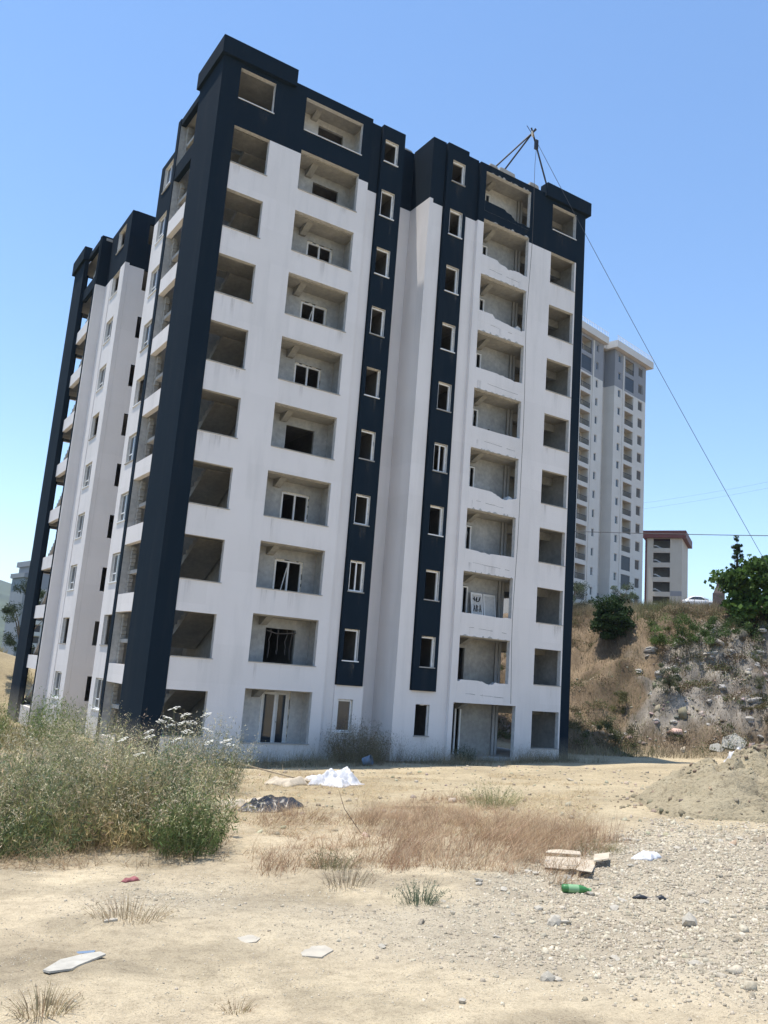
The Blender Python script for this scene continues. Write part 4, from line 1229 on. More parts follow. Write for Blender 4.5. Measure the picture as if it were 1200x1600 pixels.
clump('dry_shrub', 'dead weeds under the lowest right window opening', 'plant', 17.0, -1.5, .8, 110, .85, (.22,.18,.13), (.24,.20,.14), 9, .05, spread=.06)
clump('leafy_plant', 'green leafy sapling before the far left navy column', 'plant', -2.6, 6.0, .9, 240, 2.3, (.14,.18,.07), (.16,.22,.07), 20, .14, spread=.16)
clump('leafy_plant', 'young green plant at far left edge of the frame', 'plant', -5.2, 6.5, 1.0, 240, 2.2, (.15,.19,.08), (.15,.20,.07), 20, .13, spread=.16)
clump('leafy_plant', 'yellow-green weed stand before the rear side windows', 'plant', -3.2, -3.0, 1.1, 260, 1.9, (.26,.27,.12), (.27,.28,.12), 18, .08, spread=.12, seeds=(.5,.45,.3))

def in_poly(x, y, poly):
    c = np.zeros(len(x), bool); n = len(poly)
    for i in range(n):
        (x0, y0), (x1, y1) = poly[i], poly[(i+1) % n]
        k = ((y0 > y) != (y1 > y)) & (x < (x1-x0)*(y-y0)/((y1-y0)+1e-9)+x0); c ^= k
    return c
def dry_grass():
    poly = [(-6.7,-22.2),(-5.6,-20.4),(-4.3,-18.9),(-1.8,-16.9),(1.8,-15.3),(1.6,-18.0),(.3,-20.6),(-1.3,-22.7),(-3.0,-23.6),(-4.4,-24.6),(-4.9,-23.9),(-5.1,-22.8),(-5.9,-22.6)]
    cx = RNG.uniform(-7, 2.6, 5200); cy = RNG.uniform(-25.2, -15, 5200)
    wx, wy = cx+fbm(cx, cy, 1.1, 301, 3)*1.3, cy+fbm(cx, cy, 1.1, 302, 3)*1.3
    dn = fbm(cx, cy, 1.5, 303, 3)
    k = in_poly(wx, wy, poly) & (RNG.random(5200) < .66+1.0*dn); cx, cy, dn = cx[k], cy[k], dn[k]
    cnt = RNG.integers(5, 22, len(cx)); idx = np.repeat(np.arange(len(cx)), cnt); n = len(idx)
    sp = RNG.uniform(.03, .13, len(cx))[idx]
    x = cx[idx]+RNG.normal(0, 1, n)*sp; y = cy[idx]+RNG.normal(0, 1, n)*sp
    P = on_ground(x, y); H0 = (RNG.uniform(.10, .40, len(cx))*(.75+dn))[idx]
    h = H0*RNG.uniform(.3, 1.1, n)
    fl = np.stack([.07+fbm(cx, cy, .6, 307, 2)*.6, -.03+fbm(cx, cy, .6, 308, 2)*.6], 1)[idx]
    ln = fl*(h/.25)[:, None]*.8+RNG.normal(0, .16, (n, 2))
    tint = RNG.random(len(cx))[idx][:, None]
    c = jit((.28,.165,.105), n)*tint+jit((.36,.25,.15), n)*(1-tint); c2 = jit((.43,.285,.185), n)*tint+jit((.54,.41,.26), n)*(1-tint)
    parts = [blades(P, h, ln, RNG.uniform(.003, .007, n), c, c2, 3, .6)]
    # flattened straw further back and round the edges
    x = RNG.uniform(-6.5, 9, 70000); y = RNG.uniform(-24, -5.5, 70000)
    r, a = polar(x, y)
    k = (a > 22) & (a < 47) & (r > 13) & (r < 30) & (fbm(x, y, 2.1, 306, 3) > -.08 + .02*(r-20)*(a > 36)); x, y, r = x[k], y[k], r[k]; n = len(x)
    P = on_ground(x, y, .01)
    parts.append(blades(P, RNG.uniform(.01, .16, n)*(RNG.random(n)**1.5+.2), RNG.normal(0, .20, (n, 2)), RNG.uniform(.005, .011, n), jit((.44,.335,.20), n), jit((.54,.43,.27), n), 2, .3))
    V, F, c = merge(parts)
    o = link('dry_grass', fast_mesh('dry_grass', V, F, STRAW, c))
    tag(o, 'reddish dry grass patch on the open ground before the block', 'grass', kind='stuff')
    # grass and weeds in the shade along the wall foot
    x = RNG.uniform(2.0, 19.5, 10500); y = RNG.uniform(-3.2, -.1, 10500)-(.8*(x > 9.8)); k = fbm(x, y, 1.0, 330, 3) > -.12; x, y = x[k], y[k]; n = len(x)
    P = on_ground(x, y)
    V, F, c = merge([blades(P, RNG.uniform(.05, .6, n)*(.35+RNG.random(n)), RNG.normal(0, .2, (n, 2)), RNG.uniform(.006, .012, n), jit((.20,.17,.11), n), jit((.30,.26,.17), n), 3, .5)])
    o = link('wall_foot_weeds', fast_mesh('wall_foot_weeds', V, F, STRAW, c))
    tag(o, 'low dry weeds growing along the foot of the white wall', 'weeds', kind='stuff')
    # litter on the near ground
    x, y = polar_pts(11000, 6, 60, 4.6, 14); k = fbm(x, y, 1.1, 331, 3) > -.02; x, y = x[k], y[k]; n = len(x)
    P = on_ground(x, y, .006)
    V, F, c = merge([blades(P, RNG.uniform(.0, .03, n), RNG.normal(0, .045, (n, 2)), RNG.uniform(.0015, .0035, n), jit((.36,.28,.17), n), jit((.46,.37,.23), n), 2, .3)])
    o = link('straw_litter', fast_mesh('straw_litter', V, F, STRAW, c)); tag(o, 'loose straw scattered over the near dirt and gravel', 'straw', kind='stuff')
dry_grass()

def slope_cover():
    x = RNG.uniform(20.5, 52, 190000); y = RNG.uniform(-16, 30, 190000)
    r, a = polar(x, y)
    s = np.minimum((x+y-24.5)*.7071, x-22.0)+fbm(x, y, 9, 5, 4)*2.2
    rk = sstep(.08, .30, fbm(x, y, 4.5, 140, 4))*sstep(1, 2.5, s)*(1-sstep(8, 10.5, s))
    dens = .22 + .8*sstep(7.5, 9.5, s) + .5*(1-sstep(1.5, 3, s))*sstep(-.3, .5, s) + .5*sstep(.0, .3, fbm(x, y, 2.4, 401, 4))
    k = (s > -.5) & (s < 20) & (a > 44) & (a < 62) & (RNG.random(len(x)) < (dens+.25)*(1-.25*rk))
    x, y, s = x[k], y[k], s[k]; n = len(x)
    P = on_ground(x, y, -.03); top = sstep(8, 10, s)
    h = RNG.uniform(.12, .5, n)*(1+.7*top)
    g = sstep(.08, .3, fbm(x+40, y, 3.1, 410, 3))[:, None]*.75
    dk = sstep(-.15, .25, fbm(x, y, 1.7, 411, 4))[:, None]*(1-.7*top[:, None])
    c = (jit((.27,.215,.13), n)*(1-dk)+jit((.12,.09,.06), n)*dk)*(1-g) + jit((.11,.13,.055), n)*g; c2 = (jit((.43,.36,.225), n)*(1-dk)+jit((.20,.155,.10), n)*dk)*(1-g) + jit((.18,.20,.085), n)*g
    V, F, c = merge([blades(P, h, RNG.normal(0, .13, (n, 2)), RNG.uniform(.012, .03, n), c, c2, 2, .5)])
    o = link('slope_grass', fast_mesh('slope_grass', V, F, STRAW, c)); tag(o, 'dry brown grass covering the cut embankment at right', 'grass', kind='stuff')
    # brown and olive scrub hugging the face
    parts = []
    x = RNG.uniform(21, 42, 3000); y = RNG.uniform(-12, 16, 3000)
    s = np.minimum((x+y-24.5)*.7071, x-22.0)+fbm(x, y, 9, 5, 4)*2.2
    k = (s > .2) & (s < 11) & (fbm(x, y, 2.2, 431, 3) > -.14); x, y, s = x[k][:760], y[k][:760], s[k][:760]
    P = on_ground(x, y); kind = RNG.random(len(x))
    for i in range(len(x)):
        m = int(RNG.integers(60, 170)); rr = RNG.uniform(.25, .65)
        q = RNG.normal(0, .5, (m, 3))*np.array([rr, rr, rr*.65])+P[i]+np.array([0, 0, rr*.35])
        c0 = (.13,.095,.06) if kind[i] < .38 else ((.25,.20,.115) if kind[i] < .6 else (.10,.125,.05))
        parts.append(leaves(q, RNG.uniform(.06, .15, m), jit(c0, m, .25), .3, .7))
    V, F, c = merge(parts)
    o = link('slope_scrub', fast_mesh('slope_scrub', V, F, LEAF, c)); tag(o, 'brown and olive scrub clinging to the embankment face', 'scrub', kind='stuff')
    # grass at the far left behind the building
    x = RNG.uniform(-22, 2, 60000); y = RNG.uniform(4, 46, 60000); k = (fbm(x, y, 3, 420, 3) > -.05) & ((x < -1.2) | (y > 27.2)); x, y = x[k], y[k]; n = len(x)
    P = on_ground(x, y)
    V, F, c = merge([blades(P, RNG.uniform(.15, .6, n), RNG.normal(0, .15, (n, 2)), RNG.uniform(.02, .04, n), jit((.27,.23,.11), n), jit((.40,.35,.18), n), 2, .5)])
    o = link('bank_grass', fast_mesh('bank_grass', V, F, STRAW, c)); tag(o, 'straw coloured grass on the bank behind at far left', 'grass', kind='stuff')
slope_cover()

def cobbles(x, y, size, col, sink=.3):
    n = len(x); base = np.array([(-1,-1,-1),(1,-1,-1),(1,1,-1),(-1,1,-1),(-1,-1,1),(1,-1,1),(1,1,1),(-1,1,1)], float)*.5
    v = base[None]*(1+RNG.normal(0, .22, (n, 8, 3)))
    v[:, 4:, :2] *= RNG.uniform(.35, .8, (n, 1, 1)); v[:, 4:, 2] += RNG.normal(0, .16, (n, 4))
    v = v*np.stack([size*RNG.uniform(.8, 1.5, n), size*RNG.uniform(.7, 1.1, n), size*RNG.uniform(.45, .85, n)], 1)[:, None]
    a = RNG.uniform(0, 2*PI, n); c, s = np.cos(a)[:, None], np.sin(a)[:, None]
    X = v[..., 0]*c-v[..., 1]*s; Y = v[..., 0]*s+v[..., 1]*c; Z = v[..., 2]+X*RNG.normal(0, .25, (n, 1))
    P = on_ground(x, y); V = np.stack([X+P[:, :1], Y+P[:, 1:2], Z+P[:, 2:]+(size*(.5-sink)*.6)[:, None]], -1)
    f = np.array([(3,2,1,0),(4,5,6,7),(0,1,5,4),(1,2,6,5),(2,3,7,6),(3,0,4,7)])
    F = (np.arange(n)[:, None, None]*8+f[None]).reshape(-1, 4)
    return V.reshape(-1, 3), F, np.repeat(col, 8, 0)
# ---- rocks standing out of the embankment
def rock_mesh(name, rx, ry, rz, seed, sub=2):
    import bmesh
    bm = bmesh.new(); bmesh.ops.create_icosphere(bm, subdivisions=sub, radius=1)
    R = np.random.default_rng(seed); ph = R.uniform(0, 6, 9)
    for v in bm.verts:
        c = v.co; d = 1 + .22*math.sin(c.x*3.1+ph[0])*math.sin(c.y*2.7+ph[1]) + .16*math.sin(c.z*4.3+ph[2]+c.x*2) + R.uniform(-.10, .10)
        q = Vector((round(c.x*2.2)/2.2, round(c.y*2.2)/2.2, round(c.z*2.2)/2.2))
        c2 = c.lerp(q, .45)*d
        v.co = (c2.x*rx, c2.y*ry, c2.z*rz)
    me = bpy.data.meshes.new(name); bm.to_mesh(me); bm.free(); return me
ROCKM = plaster('grey_rock', (.30,.28,.26), (.52,.49,.45))
PALESTONE = plaster('pale_stone', (.42,.375,.30), (.58,.53,.44))
rocks = [rock_mesh('rock', 1, .8, .7, i) for i in range(7)]
for m in rocks: m.materials.append(ROCKM)
stones = [rock_mesh('stone', 1, .8, .6, 50+i, 1) for i in range(6)]
for m in stones: m.materials.append(PALESTONE)
def outcrops():
    R = random.Random(21); n = 0; tries = 0
    while n < 90 and tries < 4000:
        tries += 1
        x = R.uniform(24, 37); y = R.uniform(-8, 9)
        s = min((x+y-24.5)*.7071, x-22.0)+float(fbm(np.array([x]), np.array([y]), 9, 5, 4)[0])*2.2
        if not 1.2 < s < 8.5: continue
        f = float(fbm(np.array([x]), np.array([y]), 4.5, 140, 4)[0])
        if f < .02 and R.random() > .12: continue
        o = link('rock', R.choice(rocks)); k = R.uniform(.10, .36)
        o.location = (x, y, g1(x, y)-.3*k); o.scale = (k*R.uniform(.8, 1.5), k, k*R.uniform(.6, 1.0)); o.rotation_euler = (R.uniform(-.4, .4), R.uniform(-.4, .4), R.uniform(0, 6.28))
        tag(o, 'grey rock jutting from the dry embankment face', 'rock', 'rocks on the embankment'); n += 1
outcrops()
def scree():
    x = RNG.uniform(23, 38, 26000); y = RNG.uniform(-9, 10, 26000)
    sv = np.minimum((x+y-24.5)*.7071, x-22.0)+fbm(x, y, 9, 5, 4)*2.2
    rk = sstep(.0, .25, fbm(x, y, 4.5, 140, 4))*sstep(.3, 1.5, sv)*(1-sstep(8, 10.5, sv))
    k = RNG.random(len(x)) < .012+.13*rk*(sv > .3)*(sv < 10); k &= (sv > .0) & (sv < 10); x, y = x[k], y[k]; n = len(x)
    V, F, c = cobbles(x, y, np.exp(RNG.normal(-2.5, .6, n)), jit((.31,.265,.215), n, .3), .45)
    o = link('scree', fast_mesh('scree', V, F, STONE, c)); tag(o, 'broken grey stone chips strewn over the embankment face', 'scree', kind='stuff')
scree()

# ---- shrubs and trees
def leafy(name, label, cat, loc, height, crown, leaf, col, n, trunk=.1, clumps=26, seed=0, aspect=.6, up=.4, lift=.0, group=None):
    """crown: (rx, ry, rz) half sizes; crown centre sits at height-rz"""
    R = np.random.default_rng(seed); root = empty(name, loc, 0, label, cat, group)
    cz = height-crown[2]*.95
    d = R.normal(size=(clumps, 3)); d /= np.linalg.norm(d, axis=1, keepdims=True)
    rad = R.uniform(.3, 1.12, clumps)**.6
    cc = d*rad[:, None]*np.array(crown) + np.array([0, 0, cz]); cc[:, 2] = np.maximum(cc[:, 2], height*.12+lift)
    m = MB(); m.tube([(0, 0, -.3), (crown[0]*.05, 0, height*.25), (crown[0]*.02, crown[1]*.04, height*.62)], [trunk, trunk*.75, trunk*.35], 8)
    for i in range(0, clumps, 2):
        c = cc[i]; z0 = min(height*.55, max(.1, c[2]*.5)); m.tube([(0, 0, z0), tuple(c*np.array([.5, .5, 1])+np.array([0, 0, (z0-c[2])*.35])), tuple(c)], [trunk*.4, trunk*.25, trunk*.08], 5)
    m.build('trunk', [BARK], root)
    idx = R.integers(0, clumps, n); cs = R.uniform(.4, 1.15, clumps)*min(crown)*.38
    g = R.normal(size=(n, 3)); g /= np.linalg.norm(g, axis=1, keepdims=True); g *= (R.random((n, 1))**.4)*(1+.35*R.normal(size=(n, 1))*(R.random((n, 1)) < .25))
    pos = cc[idx]+g*cs[idx][:, None]*np.array([1.15, 1.15, .8])
    c = np.array(col)[None]*(1+R.normal(0, .22, (clumps, 1)))[idx]*(1+R.normal(0, .12, (n, 1)))
    V, F, C3 = leaves(pos, R.uniform(.65, 1.35, n)*leaf, np.clip(c, .006, .9), aspect, up)
    o = link('crown', fast_mesh('crown', V, F, LEAF, C3), root)
    return root
def gl(x, y, dz=0): return (x, y, g1(x, y)+dz)
leafy('evergreen_bush', 'dense dark green round bush near the embankment top', 'bush', gl(30.2, 5.8, -.1), 2.6, (1.25, 1.25, 1.3), .17, (.040,.070,.026), 13000, .07, 60, 1, .5, .9)
leafy('olive_tree', 'grey-green olive tree at the embankment top beside tower', 'tree', gl(34.0, 13.3, -.2), 2.6, (2.2, 1.6, 1.3), .15, (.10,.125,.075), 5200, .08, 30, 2, .28, .5)
leafy('olive_tree', 'low grey-green olive growth behind the dark bush', 'tree', gl(37.5, 11.5, -.2), 2.3, (1.6, 1.3, 1.1), .15, (.095,.12,.07), 3000, .07, 22, 12, .28, .5)
leafy('fig_tree', 'broad-leaved fig tree on the hill at right edge', 'tree', gl(37.2, -.1, -.3), 4.6, (2.9, 2.9, 2.35), .36, (.085,.15,.035), 9000, .14, 46, 3, .75, .5)
leafy('young_fir', 'slender conifer tip rising behind the fig tree', 'tree', gl(38.6, 2.9, -.2), 5.15, (.36, .36, 2.0), .15, (.045,.075,.03), 6500, .08, 80, 4, .25, .8)
leafy('pine_tree', 'dark pine bough entering at the right edge', 'tree', gl(37.0, -3.4, -.3), 8.6, (1.6, 1.5, 4.0), .26, (.02,.035,.016), 5200, .16, 26, 15, .15, .8)
leafy('green_shrub', 'bright green broom bush on the upper embankment', 'bush', gl(32.0, 2.4, -.3), 2.0, (2.1, 1.6, 1.1), .15, (.10,.15,.045), 6500, .04, 38, 5, .2, 1.2)
leafy('green_shrub', 'darker green spreading bush on embankment below fig tree', 'bush', gl(33.4, .1, -.3), 1.8, (2.5, 1.7, 1.0), .14, (.075,.115,.04), 6500, .05, 38, 6, .3, .9)
leafy('green_shrub', 'olive bush at the embankment foot beside the block', 'bush', gl(25.2, .6, -.2), 1.5, (1.1, 1.0, .8), .12, (.12,.13,.065), 2800, .04, 20, 7, .25, .9)
leafy('green_shrub', 'grey-green bush halfway up the rocky embankment', 'bush', gl(28.6, .2, -.3), 1.7, (.85, .85, .9), .12, (.115,.13,.075), 2600, .04, 18, 8, .25, .9)
leafy('green_shrub', 'small yellowish bush left of the rocky gully', 'bush', gl(27.3, 2.6, -.3), 1.2, (.9, .8, .65), .12, (.16,.16,.075), 1800, .03, 16, 9, .25, .9)
leafy('green_shrub', 'dull green bush on embankment at right edge', 'bush', gl(32.0, -3.2, -.3), 1.5, (1.6, 1.2, .8), .13, (.11,.12,.06), 2600, .04, 20, 10, .3, .8)
leafy('green_shrub', 'low brush at the right end of embankment foot', 'bush', gl(30.6, -4.4, -.2), 1.1, (1.5, 1.0, .6), .12, (.15,.13,.07), 2000, .03, 18, 13, .3, .8)
leafy('pine_tree', 'leaning dark pine beyond the far left column', 'tree', gl(.6, 33.5, -.2), 7.4, (1.7, 1.6, 3.4), .26, (.045,.065,.035), 4200, .16, 20, 14, .18, .6)

# ------------------------------------------------------------------ sand pile
def sand_material():
    m, N, L, P = newmat('heaped_sand')
    v = coords(N, L); n1 = noise_node(N, L, 1.6, 6, .65, v, .4); n2 = noise_node(N, L, 14, 5, .7, v)
    r1 = ramp(N, L, n1.outputs[0], [(.32, (.31,.255,.16)), (.55, (.385,.32,.205)), (.75, (.43,.365,.24))])
    r2 = ramp(N, L, n2.outputs[0], [(.34, (.55,.53,.50)), (.48, (1,1,1)), (.7, (1.12,1.11,1.1))])
    L.new(mix(N, L, 1, r1.outputs[0], r2.outputs[0], 'MULTIPLY'), P.inputs['Base Color']); P.inputs['Roughness'].default_value = .95
    bump(N, L, P, n2.outputs[0], .9, .08); return m
def sand_pile():
    cx, cy = 6.2, -20.2
    ux, uy = .83, -.56                                  # long axis, across the view
    nr, na = 70, 150; V = []; 
    t = np.linspace(0, 1, nr)[:, None]; a = np.linspace(0, 2*PI, na, endpoint=False)[None]
    R0 = 1+.16*np.sin(a*2+.4)+.10*np.sin(a*3+1.9)+.06*np.sin(a*7)
    lx = t*R0*2.7*np.cos(a); ly = t*R0*3.0*np.sin(a)
    x = cx+lx*ux-ly*uy; y = cy+lx*uy+ly*ux
    h = 1.28*(1-t**1.3)*(.88+.28*np.sin(a*2.0+2.6)*t*(1-t)*3) 
    lump = fbm(x, y, 1.5, 501, 3)*.42 + np.abs(fbm(x, y, .8, 502, 3))*.30 + np.maximum(0, fbm(x+3, y, .35, 503, 2)-.12)*.5 + fbm(x, y, .2, 505, 2)*.03
    rill = np.abs(vnoise(a*3.2+t*1.5, t*2.2+a*0, 1.0, 510))+.5*np.abs(vnoise(a*8.0+t*2, t*3+a*0, 1.0, 511))
    scarp = sstep(-.02, .03, fbm(x, y, 1.3, 512, 3))*.10
    h = h + (lump + scarp - rill*.34*np.minimum(1, t*3))*np.minimum(1, (1-t)*4)
    z = gz(x.ravel(), y.ravel()).reshape(x.shape) + h - .06*(t > .96) - .01
    V = np.stack([x, y, z], -1).reshape(-1, 3); i = np.arange(nr-1)[:, None]*na; j = np.arange(na)[None]; j2 = (j+1) % na
    F = np.stack([i+j, i+na+j, i+na+j2, i+j2], -1).reshape(-1, 4)
    loc = np.array([cx, cy, g1(cx, cy)])
    o = link('sand_pile', fast_mesh('sand_pile', V-loc, F, sand_material(), smooth=True)); o.location = loc
    tag(o, 'heap of tan building sand at the right', 'sand pile')
    pick = RNG.choice(len(V), 620); Q = V[pick]; n = len(Q); sz = np.exp(RNG.normal(-3.15, .55, n)); cl, Fc, cc = cobbles(Q[:, 0], Q[:, 1], sz, jit((.24,.20,.135), n))
    cl = cl.reshape(n, 8, 3); cl[:, :, 2] += (Q[:, 2]-gz(Q[:, 0], Q[:, 1]))[:, None]-sz[:, None]*.12
    c2 = link('clods', fast_mesh('clods', cl.reshape(-1, 3)-loc, Fc, STONE, cc), o); tag(c2, kind='stuff')
sand_pile()

# ------------------------------------------------------------------ gravel and stones
def gravel():
    parts = []
    x, y = polar_pts(250000, 0, 76, 4.2, 17.5)
    r, a = polar(x, y); g = zone_gravel(x, y)
    pr = g**1.3*(.95*(6.5/r)**.9) + .26*(r < 11.5)*(.35+1.3*(fbm(x, y, .9, 65, 3) > 0))
    k = RNG.random(len(x)) < pr; x, y, r, a, g = x[k], y[k], r[k], a[k], g[k]; n = len(x)
    size = np.clip(np.exp(RNG.normal(-4.92, .55, n))*(.75+.60*sstep(36, 52, a)+.05*(r-6))*(.75+.45*g), .006, .075)
    tone = RNG.random((n, 1)); c = np.array([.30,.255,.19])*(1-tone)+np.array([.61,.54,.41])*tone
    c = c*(1+RNG.normal(0, .012, (n, 3)))
    parts.append(cobbles(x, y, size, np.clip(c, .05, .75)))
    # clods rolling off and lying on the sand heap
    aa = RNG.uniform(0, 2*PI, 420); rr = RNG.uniform(.3, 1.25, 420)*2.8; x = 6.2+np.cos(aa)*rr; y = -20.2+np.sin(aa)*rr; k = rr > 2.5; n = k.sum(); parts.append(cobbles(x[k], y[k], np.exp(RNG.normal(-2.9, .5, n)), jit((.30,.25,.17), n)))
    # clods over the bare yard and the sand
    x, y = polar_pts(1500, 22, 60, 13, 36); n = len(x); parts.append(cobbles(x, y, np.exp(RNG.normal(-3.2, .5, n)), jit((.38,.32,.23), n)))
    V, F, c = merge(parts)
    print('gravel pieces', len(F)//6)
    o = link('gravel', fast_mesh('gravel', V, F, STONE, c)); tag(o, 'loose pale gravel over the yard at lower right', 'gravel', kind='stuff')
gravel()
def big_stones():
    R = random.Random(31)
    named = [(-6.56, -27.24, .055, 'single squarish grey stone near the bottom centre'), (-7.37, -27.38, .032, 'lone small dark pebble at the bottom edge of track'),
             (-4.2, -26.5, .10, 'two-lobed pale stone standing up on the coarse gravel'), (-5.2, -25.9, .07, 'flat whitish stone right of centre on the gravel')]
    for x, y, k, lab in named:
        o = link('stone', R.choice(stones)); o.location = (x, y, g1(x, y)+k*.3); o.scale = (k, k, k*1.1); o.rotation_euler = (0, 0, R.uniform(0, 6)); tag(o, lab, 'stone')
    n = 0
    while n < 60:
        a = math.radians(R.uniform(30, 62)); d = R.uniform(5.5, 15); x = CAM[0]+math.sin(a)*d; y = CAM[1]+math.cos(a)*d
        if float(zone_gravel(np.array([x]), np.array([y]))[0]) < .35: continue
        k = R.uniform(.02, .055)*(.7+d*.035); o = link('stone', R.choice(stones)); o.location = (x, y, g1(x, y)+k*.2)
        o.scale = (k*R.uniform(.9, 1.5), k, k*R.uniform(.6, 1)); o.rotation_euler = (R.uniform(-.3, .3), R.uniform(-.3, .3), R.uniform(0, 6.28))
        tag(o, 'larger pale stone lying loose among the gravel', 'stone', 'larger stones on the gravel'); n += 1
big_stones()

# ------------------------------------------------------------------ rubbish and debris
CARD = simple('weathered_cardboard', (.52,.44,.33), .9, .18, 5, .3)
BOARD = simple('pale_board', (.44,.41,.345), .85, .18, 9, .3)
GREENP = simple('green_plastic', (.05,.20,.055), .4, .3, 6)
LABELP = simple('bottle_label', (.22,.40,.20), .5, .1)
WPLAST = simple('white_plastic_sheet', (.58,.57,.57), .55, .28, 7, .3)
BLKPL = simple('black_tarpaulin', (.022,.023,.026), .38, .35, 6, .3)
TAN = simple('tan_sacking', (.50,.42,.31), .9, .2, 6, .4)
BLUEP = simple('faded_blue_plastic', (.17,.24,.34), .5, .2, 5)
REDRAG = simple('faded_red_cloth', (.30,.10,.10), .8, .5, 14)
PINK = simple('pink_print', (.62,.30,.36), .6, .2, 8)
def sheet(name, label, cat, loc, sx, sy, amp, mat, seed, rz=0, scale=.3, n=34, lift=.02, outline=None, thick=.0, group=None, parent=None):
    """crumpled sheet that follows the ground"""
    u = np.linspace(-.5, .5, n); U, Vv = np.meshgrid(u, u)
    wob = fbm(U*6+seed, Vv*6, 2.0, seed, 3)*.25
    lx = U*sx*(1+wob); ly = Vv*sy*(1+wob*.8)
    c, s = math.cos(rz), math.sin(rz)
    x = loc[0]+lx*c-ly*s; y = loc[1]+lx*s+ly*c
    rid = (.5-np.abs(fbm(lx, ly, scale*1.5, seed+3, 3)))*.55 + np.maximum(0, fbm(lx, ly, scale*1.8, seed+9, 2))*.9 + np.abs(fbm(lx, ly, scale*.45, seed+5, 2))*.25
    edge = np.clip((.5-np.maximum(np.abs(U), np.abs(Vv)))*6, 0, 1)
    z = gz(x.ravel(), y.ravel()).reshape(x.shape)+lift*edge+.004+amp*rid*edge
    V = np.stack([x, y, z], -1).reshape(-1, 3)
    i = np.arange(n-1)[:, None]*n; j = np.arange(n-1)[None]
    F = np.stack([i+j, i+j+1, i+n+j+1, i+n+j], -1).reshape(-1, 4)
    l = np.array([loc[0], loc[1], g1(*loc[:2])])
    o = link(name, fast_mesh(name, V-l, F, mat, smooth=True)); o.location = l
    sm = o.modifiers.new('solid', 'SOLIDIFY'); sm.thickness = .006 if not thick else thick
    return tag(o, label, cat, group)
def ground_rot(x, y, rz):
    e = .35; nx = -(g1(x+e, y)-g1(x-e, y))/(2*e); ny = -(g1(x, y+e)-g1(x, y-e))/(2*e)
    n = Vector((nx, ny, 1)).normalized(); q = Vector((0, 0, 1)).rotation_difference(n)
    return (q.to_matrix() @ Matrix.Rotation(rz, 3, 'Z')).to_euler()
def flat_piece(name, label, cat, loc, poly, th, mat, rz=0, tilt=(0, 0), bend=.0, lift=-.002):
    m = MB(); m.prism(poly, 2, 0, th)
    o = m.build(name, [mat]); o.location = (loc[0], loc[1], g1(*loc[:2])+lift); e = ground_rot(loc[0], loc[1], rz); o.rotation_euler = (e.x+tilt[0], e.y+tilt[1], e.z)
    return tag(o, label, cat)
# cardboard: a split box laid open, several flaps
root = empty('cardboard_box', (-2.95, -23.95, g1(-2.95, -23.95)+.012), -.8, 'flattened torn cardboard box lying open on the gravel edge', 'cardboard')
root.rotation_euler = ground_rot(-2.95, -23.95, -.8)
for poly, z, tx, ty in (([(-.36,-.28),(-.12,-.36),(.02,-.30),(.05,.50),(-.10,.58),(-.38,.52)], .012, .015, -.02), ([(.0,-.55),(.17,-.62),(.21,-.05),(.20,.42),(.05,.45),(.02,-.30)], .022, -.02, .03), ([(.20,.02),(.38,.10),(.40,.52),(.22,.46)], .035, .03, -.12), ([(-.38,.52),(.05,.50),(.04,.68),(-.2,.74),(-.36,.66)], .016, .08, 0), ([(-.14,-.36),(.0,-.33),(-.02,-.46),(-.12,-.48)], .018, -.1, 0)):
    m = MB(); m.prism(poly, 2, 0, .007); o = m.build('flap', [CARD], root); o.location = (0, 0, z); o.rotation_euler = (tx, ty, 0)
# green bottle
def bottle(loc, rz):
    root = empty('plastic_bottle', loc, rz, 'green plastic bottle lying below the torn cardboard', 'bottle')
    prof = [(-.15, .012), (-.148, .036), (-.13, .042), (.04, .042), (.09, .030), (.12, .015), (.135, .015)]
    m = MB(); m.tube([(x, 0, .042) for x, r in prof], [r for x, r in prof], 14); m.build('body', [GREENP], root, True)
    m = MB(); m.tube([(.13, 0, .042), (.155, 0, .042)], .018, 10); m.build('cap', [LABELP], root)
    m = MB(); m.tube([(-.09, 0, .042), (.02, 0, .042)], .0428, 14, cap=False); m.build('label_wrap', [LABELP], root, True)
bottle((-3.95, -24.93, g1(-3.95, -24.93)), -.5)
sheet('plastic_bag', 'crumpled white plastic scrap on the gravel right of cardboard', 'plastic bag', (-1.9, -24.1), .34, .26, .14, WPLAST, 3, .3, .12, 18)
sheet('rubber_strip', 'black rubber strip lying on gravel below white plastic', 'rubber strip', (-3.5, -25.5), .34, .06, .05, BLKPL, 8, -.7, .15, 14)
flat_piece('board_offcut', 'pale board offcut lying on the track at lower left', 'board', (-9.1, -25.5), [(-.19,-.26),(-.15,-.30),(-.02,-.22),(.02,-.12),(.19,.20),(.15,.27),(.05,.20),(-.10,.02)], .012, BOARD, -.27)
flat_piece('stone_chip', 'flat pale stone slab pressed in the track centre left', 'stone chip', (-7.75, -25.15), [(-.12,-.08),(-.02,-.13),(.08,-.10),(.14,0),(.10,.11),(.0,.14),(-.10,.09),(-.14,.0)], .03, PALESTONE, -.2, lift=-.026)
flat_piece('stone_chip', 'jagged pale stone slab pressed in the track centre', 'stone chip', (-7.42, -25.72), [(-.10,-.16),(.04,-.18),(.09,-.06),(.13,.02),(.07,.15),(-.03,.12),(-.05,.04),(-.12,-.02)], .03, PALESTONE, -.5, lift=-.026)
flat_piece('stone_chip', 'small white chip beside the straw tuft on the track', 'stone chip', (-8.55, -24.35), [(-.07,-.03),(.05,-.03),(.07,.02),(-.03,.035)], .016, PALESTONE, .2)
flat_piece('glass_sheet', 'bluish glass scrap just behind the pale board', 'glass scrap', (-8.95, -25.15), [(-.10,-.03),(.05,-.04),(.09,.02),(-.05,.04)], .006, BLUEP, .2)
